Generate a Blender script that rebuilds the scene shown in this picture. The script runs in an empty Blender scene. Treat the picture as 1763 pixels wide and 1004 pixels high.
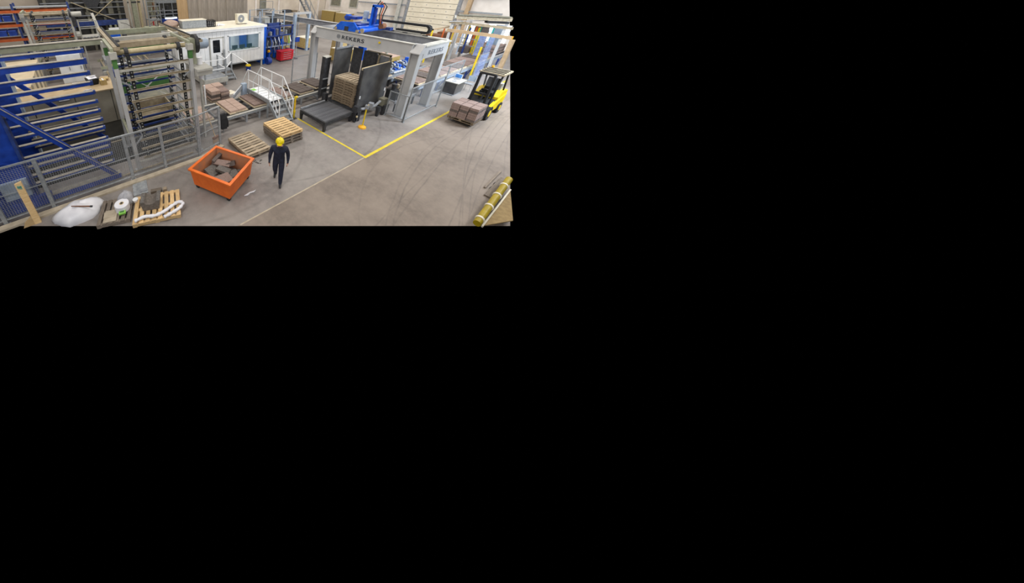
import bpy, bmesh, math, random
from mathutils import Vector, Matrix

random.seed(7)
SC = bpy.context.scene
COL = SC.collection

# ------------------------------------------------------------------ camera
# The photograph fills the upper left of the 1763 x 1004 frame; its optical centre is shifted there.
F_PX, PPX, PPY, FW, FH = 447.0, 439.0, 194.0, 1763.0, 1004.0
CAM_H = 5.6
CROP = (0.0, 0.0, FW, FH)
cam_d = bpy.data.cameras.new('camera')
cam_d.sensor_fit = 'HORIZONTAL'; cam_d.sensor_width = 36.0
cam_d.lens = 36.0 * F_PX / CROP[2]
cam_d.shift_x = 0.5 - (PPX - CROP[0]) / CROP[2]
cam_d.shift_y = ((PPY - CROP[1]) - CROP[3] / 2) / CROP[2]
cam_d.clip_start = 0.05; cam_d.clip_end = 200
cam = bpy.data.objects.new('camera', cam_d); COL.objects.link(cam)
R = ((0.82631, 0.24403, -0.50738), (-0.56287, 0.37690, -0.73556), (0.01173, 0.89340, 0.44906))
mx = Matrix(R).to_4x4(); mx.translation = (0, 0, CAM_H)
cam.matrix_world = mx
SC.camera = cam

# ------------------------------------------------------------------ world, lights, exposure
w = bpy.data.worlds.new('world'); SC.world = w; w.use_nodes = True
w.node_tree.nodes['Background'].inputs[0].default_value = (0, 0, 0, 1)
w.node_tree.nodes['Background'].inputs[1].default_value = 0
SC.view_settings.view_transform = 'Standard'; SC.view_settings.look = 'None'
SC.view_settings.gamma = 1.0; SC.view_settings.use_curve_mapping = False
SC.view_settings.exposure = 0.45

def area_light(name, loc, target, sx, sy, power, color):
    d = bpy.data.lights.new(name, 'AREA'); d.shape = 'RECTANGLE'; d.size = sx; d.size_y = sy
    d.energy = power; d.color = color
    o = bpy.data.objects.new(name, d); COL.objects.link(o); o.location = loc
    o.rotation_euler = (Vector(target) - Vector(loc)).to_track_quat('-Z', 'Y').to_euler()
    return o
# rows of roof lights running the length of the hall
for i, y in enumerate((-2.0, 5.0, 12.0, 19.0, 26.0)):
    for j, x in enumerate((-1.0, 9.0, 19.0, 29.0)):
        area_light('roof_light', (x, y, 9.0), (x, y, 0), 6.0, 1.6, 250, (1.0, 0.95, 0.89))
# daylight from the right, its lamp set high to brighten the aisle floor
area_light('aisle_daylight', (18.0, -2.5, 8.0), (24.5, 4.5, 0.0), 9.0, 3.0, 2300, (0.78, 0.88, 1.0))
# fill lamp added behind the camera, since the world gives no light
area_light('rear_fill', (-9.0, -7.0, 6.5), (8.0, 9.0, 0.5), 12.0, 5.0, 600, (0.96, 0.97, 1.0))

# ------------------------------------------------------------------ materials
def lin(h):
    h = h.lstrip('#'); c = [int(h[i:i+2], 16) / 255 for i in (0, 2, 4)]
    return tuple(x / 12.92 if x <= 0.04045 else ((x + 0.055) / 1.055) ** 2.4 for x in c) + (1.0,)
def mat(name, a, b=None, rough=0.6, metal=0.0, scale=6.0, bump=0.0, stretch=(1, 1, 1), alpha=1.0, trans=0.0, emit=0.0, spec=0.5, detail=5.0, lo=0.35, hi=0.68):
    """two-tone noise material; a and b are sRGB hex colours"""
    m = bpy.data.materials.new(name); m.use_nodes = True
    nt = m.node_tree; N = nt.nodes; L = nt.links
    bs = N['Principled BSDF']
    bs.inputs['Roughness'].default_value = rough; bs.inputs['Metallic'].default_value = metal
    bs.inputs['Specular IOR Level'].default_value = spec
    ca = lin(a); cb = lin(b) if b else tuple(min(1, x * 1.18) for x in ca[:3]) + (1.0,)
    tc = N.new('ShaderNodeTexCoord'); mp = N.new('ShaderNodeMapping'); mp.inputs['Scale'].default_value = stretch
    no = N.new('ShaderNodeTexNoise'); no.inputs['Scale'].default_value = scale; no.inputs['Detail'].default_value = detail
    cr = N.new('ShaderNodeValToRGB'); cr.color_ramp.elements[0].position = lo; cr.color_ramp.elements[1].position = hi
    cr.color_ramp.elements[0].color = ca; cr.color_ramp.elements[1].color = cb
    L.new(tc.outputs['Object'], mp.inputs['Vector']); L.new(mp.outputs['Vector'], no.inputs['Vector'])
    L.new(no.outputs['Fac'], cr.inputs['Fac']); L.new(cr.outputs['Color'], bs.inputs['Base Color'])
    if bump:
        bp = N.new('ShaderNodeBump'); bp.inputs['Strength'].default_value = bump; bp.inputs['Distance'].default_value = 0.02
        L.new(no.outputs['Fac'], bp.inputs['Height']); L.new(bp.outputs['Normal'], bs.inputs['Normal'])
    if alpha < 1: bs.inputs['Alpha'].default_value = alpha
    if trans: bs.inputs['Transmission Weight'].default_value = trans
    if emit:
        bs.inputs['Emission Color'].default_value = ca; bs.inputs['Emission Strength'].default_value = emit
    return m
def wood(name, a, b, scale=5.0):
    """grain running along x, with every board object tinted on its own"""
    m = mat(name, a, b, rough=0.8, scale=scale, stretch=(1.2, 14, 14), bump=0.15)
    nt = m.node_tree; N = nt.nodes; L = nt.links
    bs = N['Principled BSDF']; src = bs.inputs['Base Color'].links[0].from_socket
    oi = N.new('ShaderNodeObjectInfo'); hs = N.new('ShaderNodeHueSaturation'); mr = N.new('ShaderNodeMapRange')
    mr.inputs['To Min'].default_value = 0.72; mr.inputs['To Max'].default_value = 1.2
    L.new(oi.outputs['Random'], mr.inputs['Value']); L.new(mr.outputs['Result'], hs.inputs['Value'])
    L.new(src, hs.inputs['Color']); L.new(hs.outputs['Color'], bs.inputs['Base Color'])
    return m

M = {}
M['galv'] = mat('galvanised_steel', '#8f9498', '#a9adb0', rough=0.45, metal=0.3, scale=14)
M['grey'] = mat('light_grey_paint', '#aeaeae', '#b8b8b7', rough=0.5, scale=2)
M['greydark'] = mat('grey_paint', '#7c7f82', '#92959a', rough=0.5, scale=5)
M['offwhite'] = mat('dusty_white_paint', '#a8a79f', '#bcbab2', rough=0.6, scale=4)
M['white'] = mat('white_panel', '#dfe1e3', '#eceded', rough=0.45, scale=3)
M['creamroof'] = mat('cream_roof_panel', '#d9d2bd', '#e6e0cf', rough=0.6, scale=3)
M['blue'] = mat('blue_paint', '#12307f', '#1a409f', rough=0.4, scale=5)
M['blue2'] = mat('bright_blue_paint', '#0b4fbe', '#1663d6', rough=0.35, scale=5)
M['bin'] = mat('blue_bin_plastic', '#2a4bb0', '#3a5fc8', rough=0.4, scale=4)
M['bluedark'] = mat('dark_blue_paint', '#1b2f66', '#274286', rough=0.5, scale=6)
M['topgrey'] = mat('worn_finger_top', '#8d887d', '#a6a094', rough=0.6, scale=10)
M['brownsteel'] = mat('dusty_brown_steel', '#8d8069', '#a89b82', rough=0.65, scale=8)
M['beigesteel'] = mat('beige_paint_steel', '#b6a783', '#c9bb97', rough=0.6, scale=8)
M['black'] = mat('black_steel', '#242528', '#3a3b3e', rough=0.55, scale=8)
M['blackplate'] = mat('worn_black_plate', '#47474a', '#636362', rough=0.4, metal=0.25, scale=2, stretch=(1, 1, 1))
M['rubber'] = mat('black_rubber', '#17181a', '#242527', rough=0.8, scale=8)
M['orange'] = mat('orange_paint', '#e0661a', '#ec7626', rough=0.5, scale=4)
M['dustyorange'] = mat('dusty_orange_inside', '#a4755a', '#c07648', rough=0.8, scale=5)
M['orangebeam'] = mat('orange_beam_paint', '#b5501c', '#c8622a', rough=0.55, scale=5)
M['yellow'] = mat('yellow_paint', '#d3b50f', '#e5c71e', rough=0.5, scale=5)
M['yellowpipe'] = mat('mustard_yellow_paint', '#948009', '#a99315', rough=0.5, scale=5)
M['safety'] = mat('orange_yellow_paint', '#e5a310', '#efb520', rough=0.5, scale=5)
M['helmet'] = mat('yellow_helmet', '#e6cf0c', '#eed91f', rough=0.4, scale=5)
M['red'] = mat('red_paint', '#b01823', '#c4202c', rough=0.4, scale=5)
M['green'] = mat('green_paint', '#3f6b35', '#4f7e42', rough=0.55, scale=4)
M['greengrey'] = mat('grey_green_paint', '#8f927c', '#a3a58f', rough=0.6, scale=6)
M['woodnew'] = wood('fresh_pine', '#cfac78', '#e4c695')
M['woodold'] = wood('weathered_pine', '#9d8d76', '#bfae95')
M['woodgrey'] = wood('grey_weathered_wood', '#6f6459', '#8e8275')
M['woodbrown'] = wood('brown_weathered_wood', '#6a5b49', '#887760')
M['topdim'] = mat('dim_finger_top', '#5d584c', '#777063', rough=0.7, scale=10)  # finger-top grey with the rear row's dimness put into the colour
M['board'] = wood('conveyor_board', '#b7a68a', '#cdbea3')
M['paver'] = mat('brown_concrete', '#7d6a60', '#94807a', rough=0.9, scale=30, bump=0.1)
M['paverpink'] = mat('pinkish_concrete', '#a68e80', '#b79f91', rough=0.9, scale=30, bump=0.1)
M['paverdark'] = mat('dark_concrete', '#544b47', '#6a5f59', rough=0.9, scale=30, bump=0.1)
M['slabgrey'] = mat('broken_grey_concrete', '#595654', '#77726c', rough=0.95, scale=25, bump=0.2)
M['slabbrown'] = mat('dark_brown_grey_concrete', '#5f5852', '#746c64', rough=0.95, scale=20, bump=0.15)
M['concrete'] = mat('smooth_concrete', '#8d8779', '#a49c8b', rough=0.85, scale=1.2, bump=0.05)
M['kerb'] = mat('pale_concrete', '#a89c88', '#bcb09c', rough=0.9, scale=5, bump=0.1)
M['ledge'] = mat('beige_concrete', '#b09a78', '#c2ad8b', rough=0.85, scale=3)
M['creamblock'] = mat('cream_concrete_block', '#cbb998', '#dccdb0', rough=0.85, scale=2)
M['pitdark'] = mat('black_pit_floor', '#15140f', '#25231c', rough=0.7, scale=3)  # near-black tone of the flat pit floor sheet
M['wall'] = mat('cream_wall', '#c6b9a8', '#d2c6b5', rough=0.8, scale=1.5)
M['walllight'] = mat('pale_wall', '#d9d0c6', '#e4dcd3', rough=0.8, scale=1.5)
M['doorpanel'] = mat('cream_door_panel', '#d5cab2', '#e0d6c0', rough=0.55, scale=2)
M['darkmachine'] = mat('sooty_dark_steel', '#2c2c2b', '#45443f', rough=0.7, scale=3)
M['midmachine'] = mat('dusty_machine_grey', '#6b6a60', '#85826f', rough=0.7, scale=4)
M['foil'] = mat('white_plastic_film', '#dcdce2', '#f0f0f4', rough=0.35, scale=3, bump=0.1)
M['clearfilm'] = mat('clear_plastic_film', '#c8ccd6', '#e0e2e8', rough=0.25, scale=4, alpha=0.45, bump=0.2)
M['curtain'] = mat('smoky_plastic_strip', '#8d8275', '#a99d8e', rough=0.25, scale=2, alpha=0.72, stretch=(4, 4, 0.6))
M['curtainbrown'] = mat('brown_plastic_strip', '#a5865b', '#b9996b', rough=0.4, scale=2, alpha=0.9, stretch=(4, 4, 0.6))
M['acrylic'] = mat('clear_guard_panel', '#c9d3de', '#d9e2ec', rough=0.15, scale=2, alpha=0.07)
M['guardblue'] = mat('bluish_guard_panel', '#7f97cf', '#b0c2ea', rough=0.2, scale=9, alpha=0.38)
M['glass'] = mat('cabin_glass', '#2c5560', '#3a6470', rough=0.04, scale=1.5, spec=0.8, alpha=0.35)
M['darkglass'] = mat('dark_door_glass', '#14171a', '#20242a', rough=0.08)
M['slatsteel'] = mat('worn_slat_steel', '#6a6b70', '#8b8c90', rough=0.38, metal=0.5, scale=6)
M['glassblue'] = mat('blue_reflecting_glass', '#2f68b0', '#6da0d8', rough=0.1, scale=2)
M['daywindow'] = mat('bright_window', '#eaf3ff', '#f4f9ff', emit=5.0, rough=0.4)
M['tube'] = mat('fluorescent_tube', '#e8f4ff', '#f2f9ff', emit=4.0, rough=0.4)
M['cardboard'] = mat('tan_packing', '#b39a63', '#c4ac78', rough=0.8, scale=6)
M['boardstack'] = mat('yellow_brown_board_edges', '#8e7842', '#ad9557', rough=0.85, scale=4, stretch=(1, 1, 22))
M['tan'] = mat('tan_column_paint', '#a58c6c', '#b69c7b', rough=0.6, scale=4)
M['platform'] = mat('tan_platform_sheet', '#86704a', '#9a8459', rough=0.8, scale=9, bump=0.05)
M['paintline'] = mat('yellow_floor_paint', '#c9b32a', '#dcc63c', rough=0.7, scale=7)
M['navy'] = mat('navy_workwear', '#161a2b', '#22273c', rough=0.85, scale=12)
M['skin'] = mat('skin_tone', '#b08068', '#bf907a', rough=0.6, scale=10)
M['shoe'] = mat('black_leather', '#121214', '#1d1d20', rough=0.6)
M['letter'] = mat('dark_grey_lettering', '#2e3238', '#343840', rough=0.6)
M["lettergrey"] = mat("faded_grey_lettering", "#6c7178", "#767b82", rough=0.6)
M['chrome'] = mat('bright_metal', '#b9bec4', '#d0d4d8', rough=0.3, metal=0.7)
M['brown'] = mat('rust_brown', '#6a4630', '#84593c', rough=0.8, scale=6)
M['teal'] = mat('teal_mark_paint', '#2b9a94', '#3fb0a8', rough=0.7)
M['lime'] = mat('lime_sticker', '#7cc04a', '#93d25c', rough=0.6)
M['steelpipe'] = mat('blue_grey_paint', '#8fa0b4', '#a9b7c6', rough=0.4, scale=5)

# ------------------------------------------------------------------ geometry helpers
class B:
    """collects shapes in world metres; ob() links them as one mesh object"""
    def __init__(s): s.v = []; s.f = []
    def add(s, vs, fs):
        n = len(s.v); s.v += [tuple(v) for v in vs]; s.f += [tuple(i + n for i in f) for f in fs]; return s
    def box(s, x0, x1, y0, y1, z0, z1):
        return s.add([(x0, y0, z0), (x1, y0, z0), (x1, y1, z0), (x0, y1, z0), (x0, y0, z1), (x1, y0, z1), (x1, y1, z1), (x0, y1, z1)],
                     [(3, 2, 1, 0), (4, 5, 6, 7), (0, 1, 5, 4), (1, 2, 6, 5), (2, 3, 7, 6), (3, 0, 4, 7)])
    def hexa(s, lo, hi):
        """frustum between two four-point rings"""
        return s.add(list(lo) + list(hi), [(3, 2, 1, 0), (4, 5, 6, 7), (0, 1, 5, 4), (1, 2, 6, 5), (2, 3, 7, 6), (3, 0, 4, 7)])
    def obox(s, c, size, rx=0, ry=0, rz=0):
        m = Matrix.Translation(c) @ Matrix.Rotation(rz, 4, 'Z') @ Matrix.Rotation(ry, 4, 'Y') @ Matrix.Rotation(rx, 4, 'X')
        h = [x / 2 for x in size]
        vs = [m @ Vector((sx * h[0], sy * h[1], sz * h[2])) for sz in (-1, 1) for sx, sy in ((-1, -1), (1, -1), (1, 1), (-1, 1))]
        return s.add(vs, [(3, 2, 1, 0), (4, 5, 6, 7), (0, 1, 5, 4), (1, 2, 6, 5), (2, 3, 7, 6), (3, 0, 4, 7)])
    def bar(s, p, q, w, h=None, up=(0, 0, 1)):
        p = Vector(p); q = Vector(q); h = h or w; d = (q - p).normalized(); u = Vector(up)
        if abs(d.dot(u)) > 0.98: u = Vector((1, 0, 0))
        a = d.cross(u).normalized() * (w / 2); b = a.cross(d).normalized() * (h / 2)
        vs = [p - a - b, p + a - b, p + a + b, p - a + b, q - a - b, q + a - b, q + a + b, q - a + b]
        return s.add(vs, [(0, 1, 2, 3), (7, 6, 5, 4), (4, 5, 1, 0), (5, 6, 2, 1), (6, 7, 3, 2), (7, 4, 0, 3)])
    def tube(s, p, q, r, n=10, r2=None):
        p = Vector(p); q = Vector(q); r2 = r if r2 is None else r2
        d = (q - p).normalized(); u = Vector((0, 0, 1)) if abs(d.z) < 0.9 else Vector((1, 0, 0))
        a = d.cross(u).normalized(); b = d.cross(a)
        vs = []
        for c, rr in ((p, r), (q, r2)):
            for i in range(n):
                t = 2 * math.pi * i / n; vs.append(c + (a * math.cos(t) + b * math.sin(t)) * rr)
        fs = [(i, (i + 1) % n, n + (i + 1) % n, n + i) for i in range(n)]
        fs += [tuple(range(n - 1, -1, -1)), tuple(range(n, 2 * n))]
        return s.add(vs, fs)
    def path(s, pts, r, n=8):
        for a, b in zip(pts, pts[1:]): s.tube(a, b, r, n)
        return s
    @staticmethod
    def smooth(pts, k=4):
        """Catmull-Rom refinement of a polyline"""
        P_ = [Vector(p) for p in pts]; out = []
        for i in range(len(P_) - 1):
            a, b_, c, d = P_[max(i - 1, 0)], P_[i], P_[i + 1], P_[min(i + 2, len(P_) - 1)]
            for j in range(k):
                t = j / k; out.append(0.5 * ((2 * b_) + (c - a) * t + (2 * a - 5 * b_ + 4 * c - d) * t * t + (3 * b_ - a - 3 * c + d) * t ** 3))
        return out + [P_[-1]]
    def sweep(s, pts, r, n=8):
        """one continuous tube along a polyline; r may be a list"""
        pts = [Vector(p) for p in pts]; k = len(pts); rs = r if isinstance(r, (list, tuple)) else [r] * k
        vs = []; fs = []; ref = Vector((0, 0, 1))
        for i, p in enumerate(pts):
            d = (pts[min(i + 1, k - 1)] - pts[max(i - 1, 0)]).normalized()
            if abs(d.dot(ref)) > 0.95: ref = Vector((1, 0.2, 0)).normalized()
            a = d.cross(ref).normalized(); b = d.cross(a)
            for j in range(n):
                t = 2 * math.pi * j / n; vs.append(p + (a * math.cos(t) + b * math.sin(t)) * rs[i])
        for i in range(k - 1):
            for j in range(n):
                fs.append((i * n + j, i * n + (j + 1) % n, (i + 1) * n + (j + 1) % n, (i + 1) * n + j))
        fs += [tuple(range(n - 1, -1, -1)), tuple(range((k - 1) * n, k * n))]
        return s.add(vs, fs)
    def prism(s, poly, axis, a, b):
        """polygon (two coordinates) pushed along an axis from a to b"""
        def mk(u, v, t): return {'x': (t, u, v), 'y': (u, t, v), 'z': (u, v, t)}[axis]
        n = len(poly); vs = [mk(u, v, a) for u, v in poly] + [mk(u, v, b) for u, v in poly]
        fs = [tuple(range(n - 1, -1, -1)), tuple(range(n, 2 * n))] + [(i, (i + 1) % n, n + (i + 1) % n, n + i) for i in range(n)]
        return s.add(vs, fs)
    def lathe(s, prof, c=(0, 0, 0), n=16):
        c = Vector(c); vs = []; k = len(prof)
        for r, z in prof:
            for i in range(n):
                t = 2 * math.pi * i / n; vs.append(c + Vector((r * math.cos(t), r * math.sin(t), z)))
        fs = [(j * n + i, j * n + (i + 1) % n, (j + 1) * n + (i + 1) % n, (j + 1) * n + i) for j in range(k - 1) for i in range(n)]
        fs += [tuple(range(n - 1, -1, -1)), tuple(range((k - 1) * n, k * n))]
        return s.add(vs, fs)
    def hcol(s, x0, x1, y0, y1, z0, z1, t=0.025, web='x'):
        """upright H-section; flanges face along `web`"""
        if web == 'x':
            s.box(x0, x0 + t, y0, y1, z0, z1); s.box(x1 - t, x1, y0, y1, z0, z1)
            ym = (y0 + y1) / 2; s.box(x0 + t, x1 - t, ym - t / 2, ym + t / 2, z0, z1)
        else:
            s.box(x0, x1, y0, y0 + t, z0, z1); s.box(x0, x1, y1 - t, y1, z0, z1)
            xm = (x0 + x1) / 2; s.box(xm - t / 2, xm + t / 2, y0 + t, y1 - t, z0, z1)
        return s
    def mesh(s, name, off=(0, 0, 0), smooth=False):
        me = bpy.data.meshes.new(name); o = off
        me.from_pydata([(v[0] - o[0], v[1] - o[1], v[2] - o[2]) for v in s.v], [], s.f)
        bm = bmesh.new(); bm.from_mesh(me); bmesh.ops.recalc_face_normals(bm, faces=bm.faces); bm.to_mesh(me); bm.free()
        if smooth:
            for p in me.polygons: p.use_smooth = True
        return me
    def ob(s, name, m, parent=None, smooth=False, local=False, kind=None, label=None):
        off = (0, 0, 0)
        if parent is not None and not local:
            q = parent; off = Vector((0, 0, 0))
            while q is not None: off = off + q.location; q = q.parent
        me = s.mesh(name, off, smooth)
        me.materials.append(M[m] if isinstance(m, str) else m)
        o = bpy.data.objects.new(name, me); COL.objects.link(o)
        if parent is not None: o.parent = parent
        if kind: o['kind'] = kind
        if label: o['label'] = label
        return o

def thing(name, label, cat, loc=(0, 0, 0), rz=0.0, group=None):
    o = bpy.data.objects.new(name, None); COL.objects.link(o); o.empty_display_size = 0.1
    o.location = loc; o.rotation_euler = (0, 0, rz); o['label'] = label; o['category'] = cat
    if group: o['group'] = group
    return o
def tag(o, label, cat, group=None):
    o['label'] = label; o['category'] = cat
    if group: o['group'] = group
    return o
def at_base(o, loc):
    """move a single-mesh object's origin to loc without moving its shape"""
    o.data.transform(Matrix.Translation(-Vector(loc))); o.location = loc; return o
def piece(name, me, parent, loc, rz=0.0, rot=None):
    o = bpy.data.objects.new(name, me); COL.objects.link(o); o.parent = parent; o.location = loc
    o.rotation_euler = rot if rot else (0, 0, rz)
    return o
def struct(o): o['kind'] = 'structure'; return o
ORD = ['topmost', 'second from the top', 'third from the top', 'fourth from the top', 'fifth from the top', 'sixth from the top',
       'seventh from the top', 'eighth from the top', 'ninth from the top', 'tenth from the top', 'eleventh from the top']
NTH = ['first', 'second', 'third', 'fourth', 'fifth', 'sixth', 'seventh', 'eighth', 'ninth', 'tenth']
def add_text(body, size, name, m, parent, xaxis, yaxis, origin, width, extrude=0.004, bold=0.006):
    cu = bpy.data.curves.new(name, 'FONT'); cu.body = body; cu.size = size; cu.extrude = extrude; cu.offset = bold; cu.space_character = 1.16
    t = bpy.data.objects.new(name, cu); COL.objects.link(t)
    dg = bpy.context.evaluated_depsgraph_get(); me = bpy.data.meshes.new_from_object(t.evaluated_get(dg))
    bpy.data.objects.remove(t); 
    xs = [v.co.x for v in me.vertices]; k = width / (max(xs) - min(xs)); x0 = min(xs)
    X = Vector(xaxis); Y = Vector(yaxis); Z = X.cross(Y); O = Vector(origin)
    off = Vector((0, 0, 0)); q = parent
    while q is not None: off = off + q.location; q = q.parent
    for v in me.vertices:
        c = v.co.copy(); v.co = O - off + X * ((c.x - x0) * k) + Y * c.y + Z * c.z
    me.materials.clear(); me.materials.append(M[m]); me.name = name
    o = bpy.data.objects.new(name, me); COL.objects.link(o); o.parent = parent; return o

# ================================================================== THE SETTING
def floor_mat(name, a, b, c, marks):
    """power-floated concrete: two scales of mottling, dusty patches and dark tyre marks"""
    m = mat(name, a, b, rough=0.55, scale=0.7, detail=12.0, lo=0.36, hi=0.62)
    nt = m.node_tree; N = nt.nodes; L = nt.links; bs = N['Principled BSDF']
    src = bs.inputs['Base Color'].links[0].from_socket
    tc = N.new('ShaderNodeTexCoord')
    n2 = N.new('ShaderNodeTexNoise'); n2.inputs['Scale'].default_value = 4.5; n2.inputs['Detail'].default_value = 8; n2.inputs['Roughness'].default_value = 0.7
    r2 = N.new('ShaderNodeMapRange'); r2.inputs['From Min'].default_value = 0.35; r2.inputs['From Max'].default_value = 0.75
    r2.inputs['To Min'].default_value = 0.0; r2.inputs['To Max'].default_value = 0.7
    mixc = N.new('ShaderNodeMix'); mixc.data_type = 'RGBA'; mixc.inputs['B'].default_value = lin(c)
    L.new(tc.outputs['Object'], n2.inputs['Vector']); L.new(n2.outputs['Fac'], r2.inputs['Value'])
    L.new(r2.outputs['Result'], mixc.inputs['Factor']); L.new(src, mixc.inputs['A'])
    cur = mixc.outputs['Result']
    wob = N.new('ShaderNodeTexNoise'); wob.inputs['Scale'].default_value = 1.3; wob.inputs['Detail'].default_value = 2
    L.new(tc.outputs['Object'], wob.inputs['Vector'])
    brk = N.new('ShaderNodeTexNoise'); brk.inputs['Scale'].default_value = 2.1; brk.inputs['Detail'].default_value = 4
    L.new(tc.outputs['Object'], brk.inputs['Vector'])
    bm = N.new('ShaderNodeMapRange'); bm.inputs['From Min'].default_value = 0.25; bm.inputs['From Max'].default_value = 0.62
    L.new(brk.outputs['Fac'], bm.inputs['Value'])
    acc = None
    for (cx, cy, r, wd, st) in marks:
        d = N.new('ShaderNodeVectorMath'); d.operation = 'DISTANCE'; d.inputs[1].default_value = (cx, cy, 0)
        L.new(tc.outputs['Object'], d.inputs[0])
        s1 = N.new('ShaderNodeMath'); s1.operation = 'SUBTRACT'; s1.inputs[1].default_value = r; L.new(d.outputs['Value'], s1.inputs[0])
        s2 = N.new('ShaderNodeMath'); s2.operation = 'MULTIPLY_ADD'; s2.inputs[1].default_value = 0.06; s2.inputs[2].default_value = -0.03
        L.new(wob.outputs['Fac'], s2.inputs[0])
        s3 = N.new('ShaderNodeMath'); s3.operation = 'ADD'; L.new(s1.outputs[0], s3.inputs[0]); L.new(s2.outputs[0], s3.inputs[1])
        s4 = N.new('ShaderNodeMath'); s4.operation = 'ABSOLUTE'; L.new(s3.outputs[0], s4.inputs[0])
        s5 = N.new('ShaderNodeMapRange'); s5.inputs['From Min'].default_value = 0; s5.inputs['From Max'].default_value = wd
        s5.inputs['To Min'].default_value = st; s5.inputs['To Max'].default_value = 0; L.new(s4.outputs[0], s5.inputs['Value'])
        if acc is None: acc = s5.outputs['Result']
        else:
            mxn = N.new('ShaderNodeMath'); mxn.operation = 'MAXIMUM'; L.new(acc, mxn.inputs[0]); L.new(s5.outputs['Result'], mxn.inputs[1]); acc = mxn.outputs[0]
    if acc is not None:
        mul = N.new('ShaderNodeMath'); mul.operation = 'MULTIPLY'; L.new(acc, mul.inputs[0]); L.new(bm.outputs['Result'], mul.inputs[1])
        mk = N.new('ShaderNodeMix'); mk.data_type = 'RGBA'; mk.inputs['B'].default_value = lin('#4d4744')
        L.new(mul.outputs[0], mk.inputs['Factor']); L.new(cur, mk.inputs['A']); cur = mk.outputs['Result']
    L.new(cur, bs.inputs['Base Color'])
    rr = N.new('ShaderNodeMapRange'); rr.inputs['To Min'].default_value = 0.42; rr.inputs['To Max'].default_value = 0.72
    L.new(n2.outputs['Fac'], rr.inputs['Value']); L.new(rr.outputs['Result'], bs.inputs['Roughness'])
    return m
AISLE_MARKS = [(11.53, -12.44, 15.43, .035, .55), (11.53, -12.44, 15.60, .03, .35), (19.81, -85.85, 88.81, .03, .45), (17.37, -29.78, 32.33, .03, .5),
               (17.37, -29.78, 32.13, .025, .4), (21.2, -175.4, 178.2, .03, .3), (20.08, -68.25, 70.52, .03, .45), (20.08, -68.25, 70.2, .025, .4),
               (8.88, -2.6, 6.31, .04, .3), (30, -60, 63.6, .03, .4), (26, -50, 54.2, .025, .4), (28, -70, 73.0, .025, .35)]
M['floor'] = floor_mat('grey_hall_concrete', '#746e6b', '#8b8681', '#9d958f', [(6.92, 10.02, 5.94, .06, .4), (3.0, 9.0, 4.6, .08, .3)])
M['aisle'] = floor_mat('worn_aisle_concrete', '#6c6158', '#85796e', '#95897d', AISLE_MARKS)

def slab(name, pts, m, z=0.0):
    b = B(); b.add([(x, y, z) for x, y in pts], [tuple(range(len(pts)))])
    return struct(b.ob(name, m))
slab('floor', [(-20, 18.9), (-2.71, 7.4), (2.30, 4.06), (23.66, 4.06), (34, 6.70), (34, 30), (-20, 30)], 'floor')
slab('floor_aisle', [(2.30, 4.06), (8.21, 0.12), (23.66, 4.06)], 'aisle', 0.0)
b = B(); b.box(2.38, 7.60, 4.03, 4.07, -0.01, 0.003); struct(b.ob('trim_1', 'kerb'))
# yellow floor lines
b = B(); b.box(7.60, 23.0, 4.0, 4.10, 0, 0.004); o = struct(b.ob('trim_2', 'paintline')); o['label'] = 'long yellow painted line between the gantry and the driving aisle'
b = B(); b.box(7.60, 7.69, 4.10, 7.62, 0, 0.004); o = struct(b.ob('trim_3', 'paintline')); o['label'] = 'short yellow painted line past the end of the roller table'

# back wall with gate, left wall
b = B(); b.add([(34, 6.7, 0), (34, 30, 0), (34, 30, 6.2), (34, 8.95, 6.2)], [(0, 1, 2, 3)]); struct(b.ob('wall_back', 'walllight'))
b = B(); b.box(-20, 34, 30, 30.2, 0, 6.2); wl = struct(b.ob('wall_left', 'wall'))
for x in (20.5, 24.3, 28.2, 32.0):
    B().box(x - .12, x + .12, 29.8, 30, 0, 6.2).ob('pilaster', 'walllight', wl)
b = B(); b.box(33.7, 34, 29.2, 29.9, 0, 6.2); struct(b.ob('trim_4', 'walllight'))
for i, (y0, y1) in enumerate(((27.3, 29.0), (24.4, 25.6))):
    wn = thing('window_%d' % (i + 1), ['grey blinded window beside the wall corner', 'grey blinded window behind the blue trolley'][i], 'window', (33.95, y0, 2.55)); del wn['category']
    wn['kind'] = 'structure'
    fr = B(); fr.box(33.9, 33.98, y0 - .1, y0, 2.5, 5.2); fr.box(33.9, 33.98, y1, y1 + .1, 2.5, 5.2); fr.box(33.9, 33.98, y0, y1, 2.5, 2.6); fr.ob('window_frame', 'offwhite', wn)
    B().box(33.93, 33.97, y0, y1, 2.6, 5.2).ob('pane', 'midmachine', wn)
# sectional gate: one panel per row
gate = thing('door_1', 'cream sectional gate of wide horizontal panels in the back wall', 'gate', (33.9, 14.7, 0)); del gate['category']; gate['kind'] = 'structure'
pm = B().box(-.03, .03, -2.47, 2.47, 0.018, .522).mesh('gate_panel'); pm.materials.append(M['doorpanel'])
dot = B().tube((-.045, 0, 0), (-.028, 0, 0), .045, 8).mesh('fixing'); dot.materials.append(M['greydark'])
for k in range(11):
    p = piece('gate_panel', pm, gate, (0, 0, .54 * k))
    for j in range(4): piece('fixing', dot, p, (0, -1.85 + 1.2 * j + (0.25 if k % 2 else 0), .30))
b = B(); b.box(33.86, 33.98, 11.9, 12.22, 0, 6); b.box(33.86, 33.98, 17.18, 17.5, 0, 6); b.ob('gate_frame', 'greydark', gate)
B().box(33.97, 33.99, 12.2, 17.2, 0, 6).ob('backing', 'black', gate)
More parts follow.
